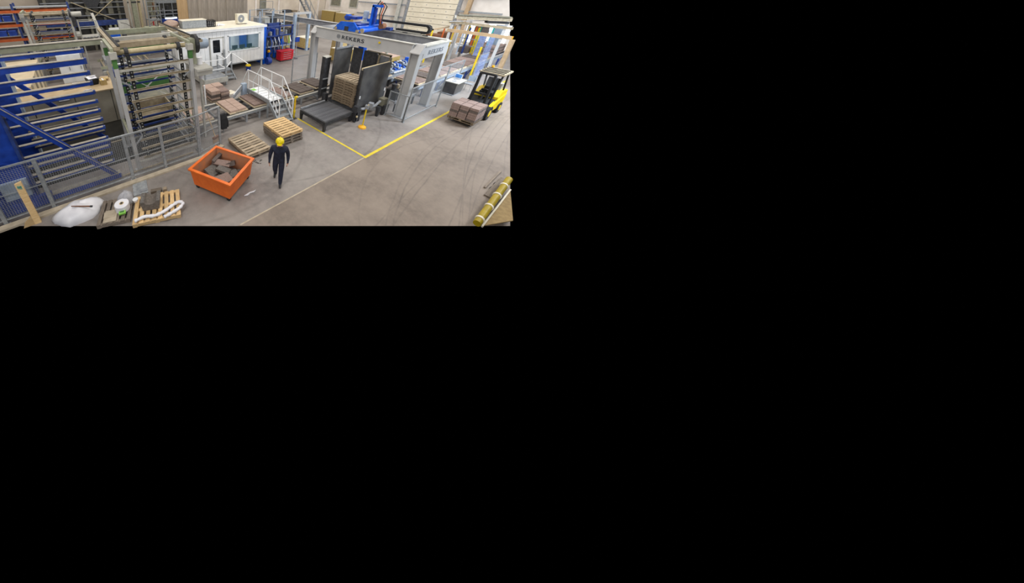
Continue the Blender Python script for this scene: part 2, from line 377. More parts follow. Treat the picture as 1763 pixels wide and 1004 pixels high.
# steel columns and girts on the back wall
b = B(); b.hcol(33.3, 33.7, 17.9, 18.3, 0, 6.2); struct(b.ob('trim_5', 'offwhite'))
b = B(); b.hcol(33.3, 33.7, 10.9, 11.25, 0, 6.2); struct(b.ob('trim_6', 'tan'))
for i, (y0, y1, z) in enumerate(((17.5, 24.0, 3.3), (17.5, 24.0, 1.9), (8.3, 11.9, 3.1), (8.6, 11.9, 4.6))):
    b = B(); b.box(33.6, 33.75, y0, y1, z, z + .15); struct(b.ob('trim_%d' % (7 + i), 'greydark' if i < 2 else 'galv'))

# concrete pit wall behind the blue finger car, flat black sheet as pit floor
b = B(); b.box(-6, .92, 11.9, 13.4, 0, 1.47); pw = struct(b.ob('wall_pit', 'concrete'))
B().box(-6, .95, 11.86, 13.5, 1.47, 1.52).ob('coping', 'ledge', pw)
for x in (-1.9, -.55, .75): B().box(x - .012, x + .012, 11.885, 11.9, 0.02, 1.47).ob('joint', 'black', pw)
slab('floor_pit', [(-8, 8.5), (2.75, 8.5), (2.75, 11.9), (-8, 11.9)], 'pitdark', 0.006)
b = B(); b.box(-3.2, 2.72, 7.12, 7.30, 0, 0.06); b.prism([(2.72, 7.12), (3.72, 7.40), (3.66, 7.58), (2.72, 7.30)], 'z', 0, .06); struct(b.ob('trim_kerb', 'kerb'))

# ================================================================== LEFT: SAFETY FENCE, BLUE FINGER CAR, BOARD ELEVATORS
fence = thing('safety_fence', 'grey wire mesh safety fence in front of the blue finger car', 'fence', (0.5, 7.36, 0))
FP = [(-4.6, 7.36), (-2.56, 7.36), (-1.56, 7.36), (0.48, 7.36), (1.50, 7.36), (2.72, 7.38), (3.66, 7.62)]
for x, y in FP:
    b = B(); b.box(x - .04, x + .04, y - .035, y + .035, 0, 1.64); p = b.ob('post', 'galv', fence)
    b = B(); b.box(x - .08, x + .08, y - .06, y + .06, 0, .012)
    for sx in (-.06, .06): b.tube((x + sx, y, .012), (x + sx, y, .03), .012, 6)
    b.ob('foot_plate', 'galv', p)
def wire_mesh(p, q, z0, z1, pitch=.05, r=.0035):
    b = B(); p = Vector((p[0], p[1], 0)); q = Vector((q[0], q[1], 0)); n = int((q - p).length / pitch)
    for i in range(1, n):
        c = p.lerp(q, i / n); b.tube((c.x, c.y, z0), (c.x, c.y, z1), r, 4)
    k = int((z1 - z0) / pitch)
    for j in range(1, k):
        z = z0 + (z1 - z0) * j / k; b.tube((p.x, p.y, z), (q.x, q.y, z), r, 4)
    return b
for (x0, y0), (x1, y1) in zip(FP, FP[1:]):
    B().bar((x0, y0, 1.62), (x1, y1, 1.62), .045, .045).ob('top_rail', 'galv', fence)
    B().bar((x0, y0, .14), (x1, y1, .14), .03, .04).ob('bottom_rail', 'galv', fence)
    B().bar((x0, y0 - .01, .86), (x1, y1 - .01, .86), .02, .02).ob('middle_rail', 'galv', fence)
    wire_mesh((x0, y0), (x1, y1), .15, 1.60).ob('wire_mesh', 'greydark', fence, kind='stuff')

# blue finger car: two comb columns with long fingers reaching to the right
car = thing('finger_car', 'blue multi-level finger car with long grey-topped fingers behind the mesh fence', 'machine', (-1.9, 8.9, 0))
for y in (7.72, 10.0):
    b = B(); b.box(-2.55, -1.86, y, y + .10, 0.25, 4.6); c = b.ob('column', 'blue', car)
    b = B(); b.box(-1.88, -1.82, y - .02, y + .18, .25, 4.6); b.ob('edge_flange', 'steelpipe' if y > 9 else 'bluedark', c)
b = B(); b.box(-2.75, -2.5, 7.75, 10.1, 3.9, 4.3); b.box(-2.75, -2.5, 7.75, 10.1, 1.0, 1.3); b.ob('cross_beam', 'blue', car)
LV = [4.03, 3.78, 3.44, 3.15, 2.88, 2.60, 2.31, 2.03, 1.76, 1.40, 1.10, .82, .55]
for i, z in enumerate(LV):
    y = 7.98
    if i == 0:
        bb = (-1.86, .12, .05, .10)
    bw = .14 if i == 1 else (.095 if i < 4 else (.20 if i == 9 else .075))
    f = B().box(-1.86, .10, y - .03, y + .03, z - bw, z - .006).ob('finger', 'blue', car)
    B().box(-1.86, .08, y - .045, y + .045, z - .006, z + .012).ob('finger_top', 'topgrey', f)
    B().box(.08, .14, y - .04, y + .04, z - bw, z + .015).ob('finger_tip', 'bluedark', f)
    zb = z - .10
    if i < 6: continue
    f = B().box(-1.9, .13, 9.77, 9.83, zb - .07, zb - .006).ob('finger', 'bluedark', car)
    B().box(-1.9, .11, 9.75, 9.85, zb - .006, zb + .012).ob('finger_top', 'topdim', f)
# diagonal braces and base beams
b = B(); b.bar((-1.95, 7.70, 3.12), (.10, 7.70, .12), .07, .14); d = b.ob('diagonal_brace', 'blue', car)
b = B(); b.bar((-1.95, 7.69, 3.20), (.12, 7.69, .18), .09, .015); b.ob('brace_flange', 'topgrey', d)
b = B(); b.bar((-1.9, 10.02, 3.05), (.13, 10.02, .22), .06, .13); b.ob('diagonal_brace', 'blue', car)
for y in (7.72, 10.0):
    g = B().box(-3.0, .20, y - .06, y + .10, .03, .21).ob('base_beam', 'blue', car)
    B().box(-3.0, .2, y - .07, y + .11, .21, .225).ob('beam_top', 'topgrey', g)
b = B(); b.box(-2.6, -1.55, 7.58, 7.72, .03, .34); b.ob('wheel_box', 'blue', car)
b = B(); b.box(-2.42, -1.9, 7.56, 7.72, .50, 1.02); b.ob('drive_cover', 'steelpipe', car)
b = B(); b.prism([(-2.62, .3), (-1.86, .3), (-1.86, 1.35), (-2.2, 1.55), (-2.62, 1.55)], 'y', 7.66, 7.72); b.ob('gusset', 'blue', car)
b = B(); b.box(-3.1, -2.62, 7.56, 7.72, .55, 1.75); b.ob('switch_cabinet', 'offwhite', car)
# rails of the car on the floor
for i, y in enumerate((7.72, 10.02)):
    b = B(); b.box(-8, 2.6, y - .035, y + .035, 0.006, .03); o = b.ob('floor_rail', 'brownsteel')
    tag(o, ['steel floor rail under the near side of the blue finger car', 'steel floor rail under the far side of the blue finger car'][i], 'rail'); at_base(o, (-2.7, y, 0.006))

def elevator(name, label, x0, x1, y0, y1, h, zs, tone='galv', detail=True):
    """board elevator: four posts, chain strands with carrier angles, shaft with sprockets on top"""
    t = thing(name, label, 'elevator', ((x0 + x1) / 2, (y0 + y1) / 2, 0))
    for x in (x0, x1):
        for y in (y0, y1):
            b = B(); b.box(x - .055, x + .055, y - .06, y + .06, 0.015, h - .1); p = b.ob('post', 'grey' if detail else 'offwhite', t)
            B().box(x - .11, x + .11, y - .11, y + .11, 0, .015).ob('foot_plate', 'galv', p)
            B().box(x - .06, x + .06, y - .065, y + .065, h - .42, h - .16).ob('post_collar', 'green' if detail else 'greydark', p)
            B().box(x - .09, x + .09, y - .10, y + .10, h - .16, h + .02).ob('bearing_block', 'offwhite', p)
    for x in (x0 + .37, x1 - .27):
        for y in (y0 + .06, y1 - .06):
            b = B(); b.box(x - .05, x + .05, y - .012, y + .012, .35, h - .1); c = b.ob('chain_strand', 'rubber', t)
            b = B(); k = int((h - .5) / .11)
            for i in range(k): b.tube((x, y - .013, .4 + i * .11), (x, y - .018, .4 + i * .11), .021, 6)
            b.ob('chain_pins', 'offwhite', c, kind='stuff')
            b = B(); b.tube((x - .05, y + .20 * (1 if y < y0 + .5 else -.2), h - .07), (x + .05, y + .20 * (1 if y < y0 + .5 else -.2), h - .07), .125, 14); b.ob('sprocket', 'black', t)
        b = B(); b.box(x - .03, x + .03, y0 + .10, y0 + .16, .2, h - .15); b.ob('chain_guide', 'greengrey', t)
    for z in zs:
        for y, mm in ((y0 + .04, 'brownsteel'), (y1 - .04, 'bluedark')):
            b = B(); b.box(x0 + .21, x1 - .08, y - .05, y - .035, z - .05, z); b.box(x0 + .21, x1 - .08, y - .05, y + .02, z - .01, z)
            b.ob('carrier_angle', mm, t)
        for xa in (x0 + .4, x1 - .34): B().box(xa, xa + .04, y0, y1, z - .05, z - .012).ob('carrier_arm', 'greydark', t)
    for y, sm_ in ((y0 + .3, 'beigesteel' if detail else 'brownsteel'), (y1 - .1, 'brownsteel')):
        B().tube((x0 + .05, y, h - .07), (x1 + .03, y, h - .07), .07, 14).ob('drive_shaft', sm_, t, smooth=False)
    for z in (h - .55, .25):
        for y in (y0, y1): B().box(x0, x1, y - .025, y + .025, z, z + .06).ob('cross_tie', 'offwhite', t)
    for x in (x0, x1):
        for z in (h + .02, 1.1): B().box(x - .04, x + .04, y0, y1, z, z + .09).ob('side_tie', 'greengrey', t)
    zm = 1.5
    for a, c in (((x0 + .1, zm), (x1 - .15, h - 1.0)), ((x1 - .15, zm), (x0 + .1, h - 1.0))):
        B().bar((a[0], y1 + .03, a[1]), (c[0], y1 + .03, c[1]), .015, .085, up=(0, 1, 0)).ob('cross_brace', 'grey', t)
    for s, xx in ((1, x0), (-1, x1)):
        B().bar((xx, y0, h - .78), (xx + s * .28, y0, h - .98), .04, .04).ob('corner_strut', 'galv', t)
        B().bar((xx, y0, .9), (xx + s * .3, y0, 1.2), .04, .04).ob('corner_strut', 'galv', t)
    return t
ZS = [3.42 - .335 * i for i in range(10)]
el = elevator('board_elevator', 'tall grey board elevator with chain strands behind the mesh fence', .75, 2.88, 7.78, 9.45, 3.88, ZS)
# top beams reaching back, dark travelling rail on the right, drive and fan housing
b = B(); b.box(.80, .96, 7.8, 11.6, 3.92, 4.02); q = b.ob('top_rail', 'brownsteel', el)
b = B(); b.box(.90, .97, 7.8, 11.6, 4.02, 4.05); b.ob('rail_slot', 'rubber', q)
b = B(); b.box(3.22, 3.38, 7.9, 12.2, 3.86, 3.96); q = b.ob('top_rail', 'brownsteel', el)
b = B(); b.box(3.26, 3.33, 7.9, 12.2, 3.96, 3.99); b.ob('rail_slot', 'rubber', q)
for y, m_ in ((9.75, 'offwhite'), (8.75, 'brownsteel'), (11.3, 'greengrey')):
    B().box(.9, 3.3, y - .06, y + .06, 3.78, 3.94).ob('top_cross_beam', m_, el)
b = B(); b.tube((3.12, 8.05, 3.82), (3.22, 8.05, 3.82), .30, 20); b.ob('drive_wheel', 'black', el)
b = B(); b.tube((3.22, 8.05, 3.80), (3.55, 8.05, 3.80), .17, 18); b.tube((3.55, 8.05, 3.8), (3.6, 8.05, 3.8), .13, 18); b.ob('drive_motor', 'steelpipe', el, smooth=False)
b = B(); b.box(2.98, 3.12, 7.9, 8.2, 3.2, 4.0); b.ob('drive_bracket', 'greengrey', el)
b = B(); b.tube((3.3, 8.1, 3.35), (3.3, 8.1, 3.05), .10, 14); b.tube((3.3, 8.1, 3.05), (3.3, 8.1, 2.6), .07, 12); b.ob('air_hose', 'foil', el)
b = B(); b.prism([(7.55, 3.05), (8.5, 3.05), (8.5, 2.62), (8.3, 2.62), (7.55, 2.9)], 'x', 2.95, 3.5); b.ob('console_bracket', 'offwhite', el)
b = B(); b.box(2.95, 3.5, 7.5, 8.55, 3.05, 3.12); b.ob('console_plate', 'offwhite', el)
for x, y in ((3.05, 8.5), (3.45, 8.5)): B().box(x - .04, x + .04, y - .04, y + .04, 0, 3.05).ob('console_post', 'offwhite', el)
# tray with dark contents low in the elevator
b = B(); b.box(1.05, 2.6, 9.6, 10.5, .75, .80); b.box(1.05, 1.1, 9.6, 10.5, .8, 1.25); b.box(2.55, 2.6, 9.6, 10.5, .8, 1.25); b.box(1.05, 2.6, 10.45, 10.5, .8, 1.3); b.box(1.05, 2.6, 9.6, 9.65, .8, .95)
b.ob('drip_tray', 'brownsteel', el)
# green machine seen through the elevator
gm = thing('green_machine', 'green steel frame machine seen through the carrier bars of the elevator', 'machine', (2.0, 11.2, 0))
for x in (1.2, 3.05): B().box(x - .06, x + .06, 11.0, 11.15, 0, 3.4).ob('upright', 'greydark', gm)
for z0, z1, mm in ((3.0, 3.32, 'green'), (2.35, 2.5, 'greengrey'), (1.55, 2.0, 'green'), (.9, 1.05, 'galv'), (.2, .6, 'greengrey')):
    B().box(1.12, 3.1, 10.9, 11.05, z0, z1).ob('cross_plate', mm, gm)
b = B(); b.tube((1.1, 10.8, 2.75), (3.0, 10.8, 2.75), .06, 10); b.tube((1.1, 10.8, 2.2), (3.0, 10.8, 2.2), .06, 10); b.ob('roller', 'chrome', gm)
B().box(1.12, 3.1, 11.05, 12.3, 0, .9).ob('machine_bed', 'midmachine', gm)
for y in (11.4, 11.9): B().box(1.1, 3.0, y, y + .1, 3.35, 3.5).ob('top_bar', 'greengrey', gm)

# grey steel beam bridging from the left to the elevator
o = B().box(-4.5, .80, 9.93, 10.07, 3.72, 3.88).ob('steel_beam', 'greengrey'); tag(o, 'long pale grey steel beam above the blue fingers, ending at the near elevator', 'beam'); at_base(o, (-1.8, 10, 3.72))
B().box(-4.5, .78, 9.90, 10.10, 3.88, 3.90).ob('beam_flange', 'topgrey', o)
# second elevator far back on the left
el2 = elevator('board_elevator', 'second board elevator farther back, in front of the orange and blue storage rack', -2.0, .13, 19.1, 20.6, 3.92, [3.5 - .335 * i for i in range(10)], detail=False)
b = B(); b.tube((.2, 19.2, 3.82), (.72, 19.2, 3.82), .14, 14); b.ob('drive_motor', 'offwhite', el2)
b = B(); b.tube((.1, 19.2, 3.84), (.2, 19.2, 3.84), .25, 16); b.ob('drive_wheel', 'black', el2)
B().box(.16, .36, 19.0, 19.4, 3.15, 3.65).ob('drive_bracket', 'black', el2)
b = B(); b.prism([(18.7, 2.8), (19.6, 2.8), (19.6, 2.4), (19.4, 2.4), (18.7, 2.65)], 'x', .2, .40); b.ob('console_bracket', 'offwhite', el2)
# storage rack with blue bins
rk = thing('storage_rack', 'storage rack with orange beams and blue uprights at the far left', 'rack', (-5.4, 22.0, 0))
for x in (-8.6, -5.6, -2.55, .2):
    for y in (21.5, 22.5): B().box(x - .05, x + .05, y - .05, y + .05, 0, 4.3).ob('upright', 'bluedark', rk)
for z in (1.3, 2.36, 3.18, 3.95):
    for y in (21.45, 22.55): B().box(-8.6, .2, y - .03, y + .03, z - .15, z).ob('shelf_beam', 'orangebeam', rk)
    B().box(-8.6, .2, 21.5, 22.5, z + .12, z + .16).ob('shelf_deck', 'galv', rk)
    for x in (-8.5, -5.6, -2.6): B().box(x - .03, x + .03, 21.5, 22.5, z, z + .12).ob('deck_support', 'greydark', rk)
k = 0
bin_me = None
for z, n in ((3.34, 7), (2.52, 7)):
    for i in range(n):
        x = -2.95 - i * .47
        if bin_me is None:
            bb = B(); bb.hexa([(-.17, -.25, 0), (.17, -.25, 0), (.17, .25, 0), (-.17, .25, 0)], [(-.2, -.34, .30), (.2, -.34, .30), (.2, .28, .34), (-.2, .28, .34)])
            bb.box(-.22, .22, -.36, -.33, .27, .33); bb.box(-.22, .22, .26, .30, .3, .36); bb.box(-.22, -.19, -.36, .3, .28, .35); bb.box(.19, .22, -.36, .3, .28, .35)
            bin_me = bb.mesh('storage_bin'); bin_me.materials.append(M['bin'])
        o = bpy.data.objects.new('storage_bin', bin_me); COL.objects.link(o); o.location = (x, 21.85, z); o.rotation_euler = (0, 0, .03 * ((i * 7) % 3 - 1))
        tag(o, 'blue plastic bin on the %s shelf of the orange rack, %s from the elevator' % ('upper' if z > 3 else 'lower', NTH[i]), 'bin', 'blue bins on the storage rack')
# beige block, white cabinets and clutter on the pit ledge
t = thing('kiln_block', 'big beige concrete block behind the blue fingers', 'block', (-2.9, 15.5, 0))
B().box(-4.0, -1.95, 13.55, 18.6, 0, 1.62).ob('body', 'creamblock', t)
for y in (13.6, 14.9, 16.2, 17.5): B().box(-1.95, -1.89, y, y + .12, 0, 1.66).ob('side_rib', 'concrete', t)
t = thing('control_cabinet', 'white two-door steel cabinet beyond the blue fingers', 'cabinet', (-.5, 18.6, 0))
B().box(-1.1, .06, 18.3, 18.8, .08, 1.75).ob('body', 'white', t)
for x0, x1 in ((-1.08, -.53), (-.51, .04)):
    d = B().box(x0, x1, 18.27, 18.3, .1, 1.73).ob('door', 'white', t)
    B().box(x1 - .1, x1 - .06, 18.23, 18.27, .85, 1.05).ob('handle', 'greydark', d)
B().box(-1.06, .02, 18.34, 18.76, 0, .08).ob('plinth', 'black', t)
t = thing('black_crate', 'black plastic crate with papers on the pit ledge', 'crate', (.22, 12.9, 1.52), .25)
b = B(); b.hexa([(-.17, -.2, 0), (.17, -.2, 0), (.17, .2, 0), (-.17, .2, 0)], [(-.21, -.25, .26), (.21, -.25, .26), (.21, .25, .26), (-.21, .25, .26)]); b.ob('body', 'rubber', t, local=True)
b = B(); b.obox((0, .02, .28), (.34, .36, .04), rx=.1); b.obox((.05, .08, .32), (.2, .22, .03), rx=-.2, rz=.4); b.ob('papers', 'foil', t, local=True)
t = thing('cardboard_box', 'small tan cardboard box beside the black crate', 'box', (.60, 12.6, 1.52), .1)
B().obox((0, 0, .11), (.24, .3, .22)).ob('body', 'cardboard', t, local=True); B().obox((.0, 0, .225), (.06, .3, .01)).ob('tape', 'foil', t, local=True)
t = thing('cardboard_box', 'flat reddish cardboard box at the back of the ledge', 'box', (.70, 13.2, 1.52), -.2)
B().obox((0, 0, .07), (.34, .3, .14)).ob('body', 'tan', t, local=True); b = B(); b.obox((.05, -.16, .13), (.3, .1, .012), rx=.5); b.ob('flap', 'cardboard', t, local=True)
o = B().obox((-.45, 12.9, 1.56), (.9, .45, .03), rx=.04, rz=.15).ob('foam_sheet', 'creamroof'); tag(o, 'thick cream sheet lying on the pit ledge', 'sheet'); at_base(o, (-.45, 12.9, 1.52))
B().obox((-.3, 13.0, 1.60), (.5, .3, .03), rx=-.05, rz=-.2).ob('top_layer', 'foil', o)
t = thing('paper_sign', 'white paper sign fixed below the ledge edge', 'sign', (-.9, 11.9, 1.35)); B().box(-1.06, -.72, 11.845, 11.858, 1.36, 1.46).ob('sheet', 'foil', t)
B().box(-1.07, -.71, 11.858, 11.862, 1.35, 1.47).ob('backing', 'greydark', t)
o = B().sweep([(-.18, 12.05, 1.53), (-.1, 12.0, 1.58), (.0, 12.03, 1.56), (.08, 12.0, 1.6), (.12, 12.06, 1.53)], .035, 8).ob('cloth_rag', 'foil'); tag(o, 'small crumpled white rag at the edge of the ledge', 'rag'); at_base(o, (0, 12.03, 1.52))

# ================================================================== BACKGROUND LEFT: PRESS HALL
press = thing('block_press', 'huge dark block press machinery at the back on the left', 'machine', (2.0, 27, 0))
B().box(-1.6, 4.4, 27.2, 29.5, 0, 5.6).ob('housing', 'darkmachine', press)
for x in (-1.2, .3, 1.5, 2.7, 3.9): B().box(x - .09, x + .09, 27.0, 27.2, 0, 5.6).ob('frame_post', 'midmachine', press)
for i, z in enumerate((4.45, 3.9, 3.5, 2.9)): B().box(-1.5, 4.4, 26.9, 27.0, z, z + .07).ob('cross_rail', 'greydark', press)
for a, c in (((.5, 4.0), (3.9, 2.3)), ((1.3, 2.4), (3.9, 4.4))):
    B().bar((a[0], 26.7, a[1]), (c[0], 26.7, c[1]), .05, .10, up=(0, 1, 0)).ob('diagonal_brace', 'beigesteel', press)
B().box(-1.5, 4.4, 26.4, 26.7, 2.15, 2.55).ob('blue_beam', 'bluedark', press)
for i in range(9):
    x = -1.0 + i * .58; B().box(x, x + .4, 26.98, 27.18, 2.75 + (i % 3) * .25, 3.2 + (i % 4) * .3).ob('mould_block', ['black', 'midmachine', 'darkmachine'][i % 3], press)
b = B(); b.prism([(1.0, 4.7), (2.9, 4.7), (2.3, 3.6), (1.6, 3.6)], 'y', 26.75, 26.9); b.ob('feed_hopper', 'black', press)
for i, x in enumerate((-.6, .1, 2.9, 3.3)): B().tube((x, 26.3, .9), (x, 26.3, 2.15), .09, 8).ob('cylinder', 'greengrey', press)
# pale columns in front of the press
for i, (x, y, w_, m_, lb) in enumerate(((4.50, 25.6, .10, 'offwhite', 'thin pale steel column left of the thick grey one at the back'), (4.98, 25.8, .36, 'greengrey', 'thick grey-green steel column before the dark press'), (5.42, 25.9, .20, 'beigesteel', 'beige steel column next to the ladder tower'))):
    t = thing('steel_column', lb, 'column', (x, y, 0)); b = B(); b.hcol(x - w_ / 2, x + w_ / 2, y - w_ / 2, y + w_ / 2, 0.03, 5.6, w_ * .18, 'y'); b.ob('shaft', m_, t); B().box(x - w_ * .7, x + w_ * .7, y - w_ * .7, y + w_ * .7, 0, .03).ob('base_plate', 'greydark', t)
    for z in (1.2, 3.9): B().box(x - w_ * .55, x + w_ * .55, y - w_ * .6, y - w_ * .5, z, z + .12).ob('clamp', 'black', t)
# ladder tower
tw = thing('ladder_tower', 'narrow steel ladder tower left of the plastic strip curtain', 'tower', (6.5, 25.8, 0))
for x in (5.9, 6.95):
    for y in (25.2, 26.3): B().box(x - .04, x + .04, y - .04, y + .04, 0, 5.6).ob('upright', 'galv', tw)
for i in range(13): B().box(5.9, 6.95, 25.18, 25.24, .4 + i * .4, .46 + i * .4).ob('rung', 'galv', tw)
for i in range(6): B().bar((5.9, 25.2, .4 + i * .85), (6.95, 25.2, 1.1 + i * .85), .03, .04, up=(0, 1, 0)).ob('diagonal', 'midmachine', tw)
B().box(5.9, 6.95, 25.2, 26.3, 2.45, 2.52).ob('landing', 'galv', tw); B().box(6.15, 6.8, 26.25, 26.3, 2.6, 5.4).ob('mesh_back', 'midmachine', tw)
for i, x in enumerate((6.2, 6.45, 6.7)): B().box(x - .04, x + .04, 25.0, 25.1, 1.3, 2.4).ob('pipe_guard', ['red', 'offwhite', 'brown'][i], tw)
for i in range(5): B().box(6.05 + .18 * i, 6.15 + .18 * i, 25.3, 25.4, 2.6 + .35 * (i % 3), 3.1 + .4 * (i % 3)).ob('valve_box', ['black', 'greengrey', 'brown'][i % 3], tw)
# lit bay right of the tower
bay = thing('curing_bay', 'dark machine bay with grey beams and a lit fluorescent tube', 'machine', (8.3, 26.2, 0))
B().box(7.1, 9.8, 26.9, 27.2, 0, 5.6).ob('back_panel', 'darkmachine', bay)
for z in (3.75, 3.05, 2.75): B().box(7.1, 9.8, 26.5, 26.7, z, z + (.26 if z > 3.5 else .08)).ob('beam', 'galv' if z > 3.5 else 'greydark', bay)
for x in (7.7, 8.5): B().box(x - .03, x + .03, 26.45, 26.5, 2.2, 3.8).ob('hanger', 'galv', bay)
for i in range(6): B().box(7.2 + .4 * i, 7.45 + .4 * i, 26.72, 26.9, 2.7 + .2 * (i % 2), 3.0 + .25 * (i % 3)).ob('mould_rack', ['black', 'greydark'][i % 2], bay)
B().box(7.1, 9.8, 26.1, 26.4, 1.95, 2.4).ob('blue_beam', 'blue', bay)
b = B(); b.tube((7.45, 25.6, 2.5), (8.55, 25.6, 2.5), .05, 8); tb = b.ob('light_tube', 'tube', bay); B().box(7.4, 8.6, 25.58, 25.7, 2.56, 2.64).ob('tube_holder', 'galv', tb)
for x in (7.5, 8.5): B().box(x - .02, x + .02, 25.64, 26.5, 2.6, 2.64).ob('bracket', 'greydark', bay)
# long low bench in the middle ground with panel, cover and parts
o = thing('work_bench', 'long low dusty bench in front of the dark press', 'bench', (4.9, 23.5, 0))
B().box(1.9, 7.9, 22.6, 24.4, 1.55, 1.65).ob('top', 'midmachine', o)
for x in (2.1, 4.9, 7.7):
    for y in (22.7, 24.3): B().box(x - .06, x + .06, y - .06, y + .06, 0, 1.55).ob('leg', 'greydark', o)
B().box(1.9, 7.9, 22.6, 22.7, 1.25, 1.55).ob('apron', 'greengrey', o)
t = thing('display_panel', 'white panel with a blue lower edge standing on the long bench', 'panel', (2.75, 22.9, 1.65))
B().box(2.35, 3.05, 22.85, 22.93, 1.95, 2.40).ob('sheet', 'white', t); B().box(2.35, 3.05, 22.85, 22.93, 1.67, 1.95).ob('blue_band', 'blue2', t)
for x in (2.45, 2.9): B().box(x, x + .06, 22.8, 23.1, 1.65, 1.67).ob('foot', 'greydark', t)
t = thing('machine_cover', 'white sheet metal cover in front of the blue beam at the back', 'cover', (3.8, 25.2, 0))
b = B(); b.prism([(24.7, 1.7), (25.3, 1.7), (25.3, 2.65), (25.0, 2.65)], 'x', 3.35, 4.2); b.ob('body', 'offwhite', t)
for x in (3.45, 4.1): B().box(x - .04, x + .04, 25.0, 25.1, 0, 1.7).ob('leg', 'greydark', t)
B().sweep([(3.5, 24.75, 2.5), (3.9, 24.6, 2.4), (4.3, 24.6, 2.1), (4.45, 24.7, 1.7)], .02, 6).ob('cable', 'rubber', t)
for i, (x, y, sx, sy, sz, m_, lb, ct) in enumerate((
        (2.15, 22.85, .3, .3, .2, 'creamroof', 'flat cream carton at the left end of the long bench', 'carton'),
        (3.35, 23.0, .3, .35, .2, 'black', 'small black motor block near the blue-edged panel', 'motor'),
        (4.3, 24.0, 1.1, .5, .4, 'midmachine', 'dusty grey machine part in the middle of the long bench', 'machine part'),
        (5.6, 24.0, .9, .5, .5, 'greengrey', 'greenish machine part at the right end of the long bench', 'machine part'))):
    t = thing(['carton', 'motor_block', 'machine_part', 'machine_part'][i], lb, ct, (x, y, 1.65))
    B().box(x - sx / 2, x + sx / 2, y - sy / 2, y + sy / 2, 1.65, 1.65 + sz).ob('body', m_, t)
    if ct == 'carton': B().box(x - sx / 2, x + sx / 2, y - .03, y + .03, 1.65 + sz, 1.652 + sz).ob('tape', 'cardboard', t)
    else: B().tube((x, y - .1, 1.65 + sz), (x, y - .1, 1.75 + sz), .09, 10).ob('flange', 'greydark', t)
# machinery between the pit ledge and the bench: low frames with rollers
for i, (x0, x1, y0, y1, lb) in enumerate(((.9, 3.6, 14.6, 16.2, 'low dusty roller frame behind the near elevator'), (.9, 3.9, 17.3, 19.2, 'second low dusty roller frame farther behind the near elevator'))):
    t = thing('transfer_conveyor', lb, 'conveyor', ((x0 + x1) / 2, (y0 + y1) / 2, 0))
    for y in (y0, y1): B().box(x0, x1, y - .05, y + .05, .9, 1.05).ob('side_rail', ['offwhite', 'greengrey'][i], t)
    for x in (x0 + .2, x1 - .2):
        for y in (y0, y1): B().box(x - .06, x + .06, y - .05, y + .05, 0, .9).ob('leg', 'greydark', t)
    for k in range(7): x = x0 + .2 + (x1 - x0 - .4) * k / 6; B().tube((x, y0, 1.02), (x, y1, 1.02), .05, 8).ob('roller', 'brownsteel', t)
    B().box(x0 + .3, x0 + .9, y0 + .3, y1 - .3, 1.07, 1.35).ob('drive_box', ['bluedark', 'greydark'][i], t)
# service platform with railings beside the second elevator
t = thing('service_platform', 'small grey service platform with railings beside the far elevator', 'platform', (.95, 20.2, 0))
B().box(.42, 1.45, 19.8, 20.7, 2.33, 2.40).ob('deck', 'offwhite', t)
b = B()
for i in range(5): b.box(.55 + i * .18, .65 + i * .18, 19.785, 19.8, 2.33, 2.39)
b.ob('edge_slots', 'greydark', t, kind='stuff')
for x in (.46, 1.40):
    for y in (19.85, 20.65): B().box(x - .03, x + .03, y - .03, y + .03, 0, 3.35).ob('post', 'offwhite', t)
for z in (2.9, 3.32):
    for y in (19.85, 20.65): B().box(.46, 1.40, y - .02, y + .02, z - .02, z + .02).ob('rail', 'offwhite', t)
B().bar((1.55, 19.9, 2.4), (1.35, 20.6, 3.7), .16, .06).ob('slanted_guard', 'offwhite', t)
# plastic strip curtain hanging behind the cabin: strips one by one
cu = thing('strip_curtain', 'smoky translucent plastic strip curtain hanging behind the white cabin', 'curtain', (9.6, 19.6, 2.2))
B().box(6.6, 13.1, 19.55, 19.65, 5.5, 5.6).ob('curtain_rail', 'galv', cu)
sm = B().box(-.21, .21, -.006, .006, -3.4, 0).mesh('strip'); sm.materials.append(M['curtain'])
sb = B().box(-.21, .21, -.006, .006, -3.4, 0).mesh('strip'); sb.materials.append(M['curtainbrown'])
for i in range(15):
    piece('strip', sb if i < 2 else sm, cu, (6.85 + .395 * i - 9.6, (.02 if i % 2 else -.02), 3.35), .05 * math.sin(i * 2.1))
inner = thing('curtained_machine', 'blurred machine shape standing behind the plastic strip curtain', 'machine', (9.7, 22.5, 0))
B().box(8.2, 12.6, 22.2, 23.2, 0, 3.0).ob('body', 'midmachine', inner); B().box(8.4, 10.6, 21.6, 22.2, 2.2, 4.3).ob('head', 'greydark', inner); B().box(8.5, 10.4, 21.5, 21.6, 2.3, 2.5).ob('plate', 'greengrey', inner)
B().box(9.3, 15.5, 24.6, 24.7, 0, 6).ob('rear_panel', 'midmachine', inner)

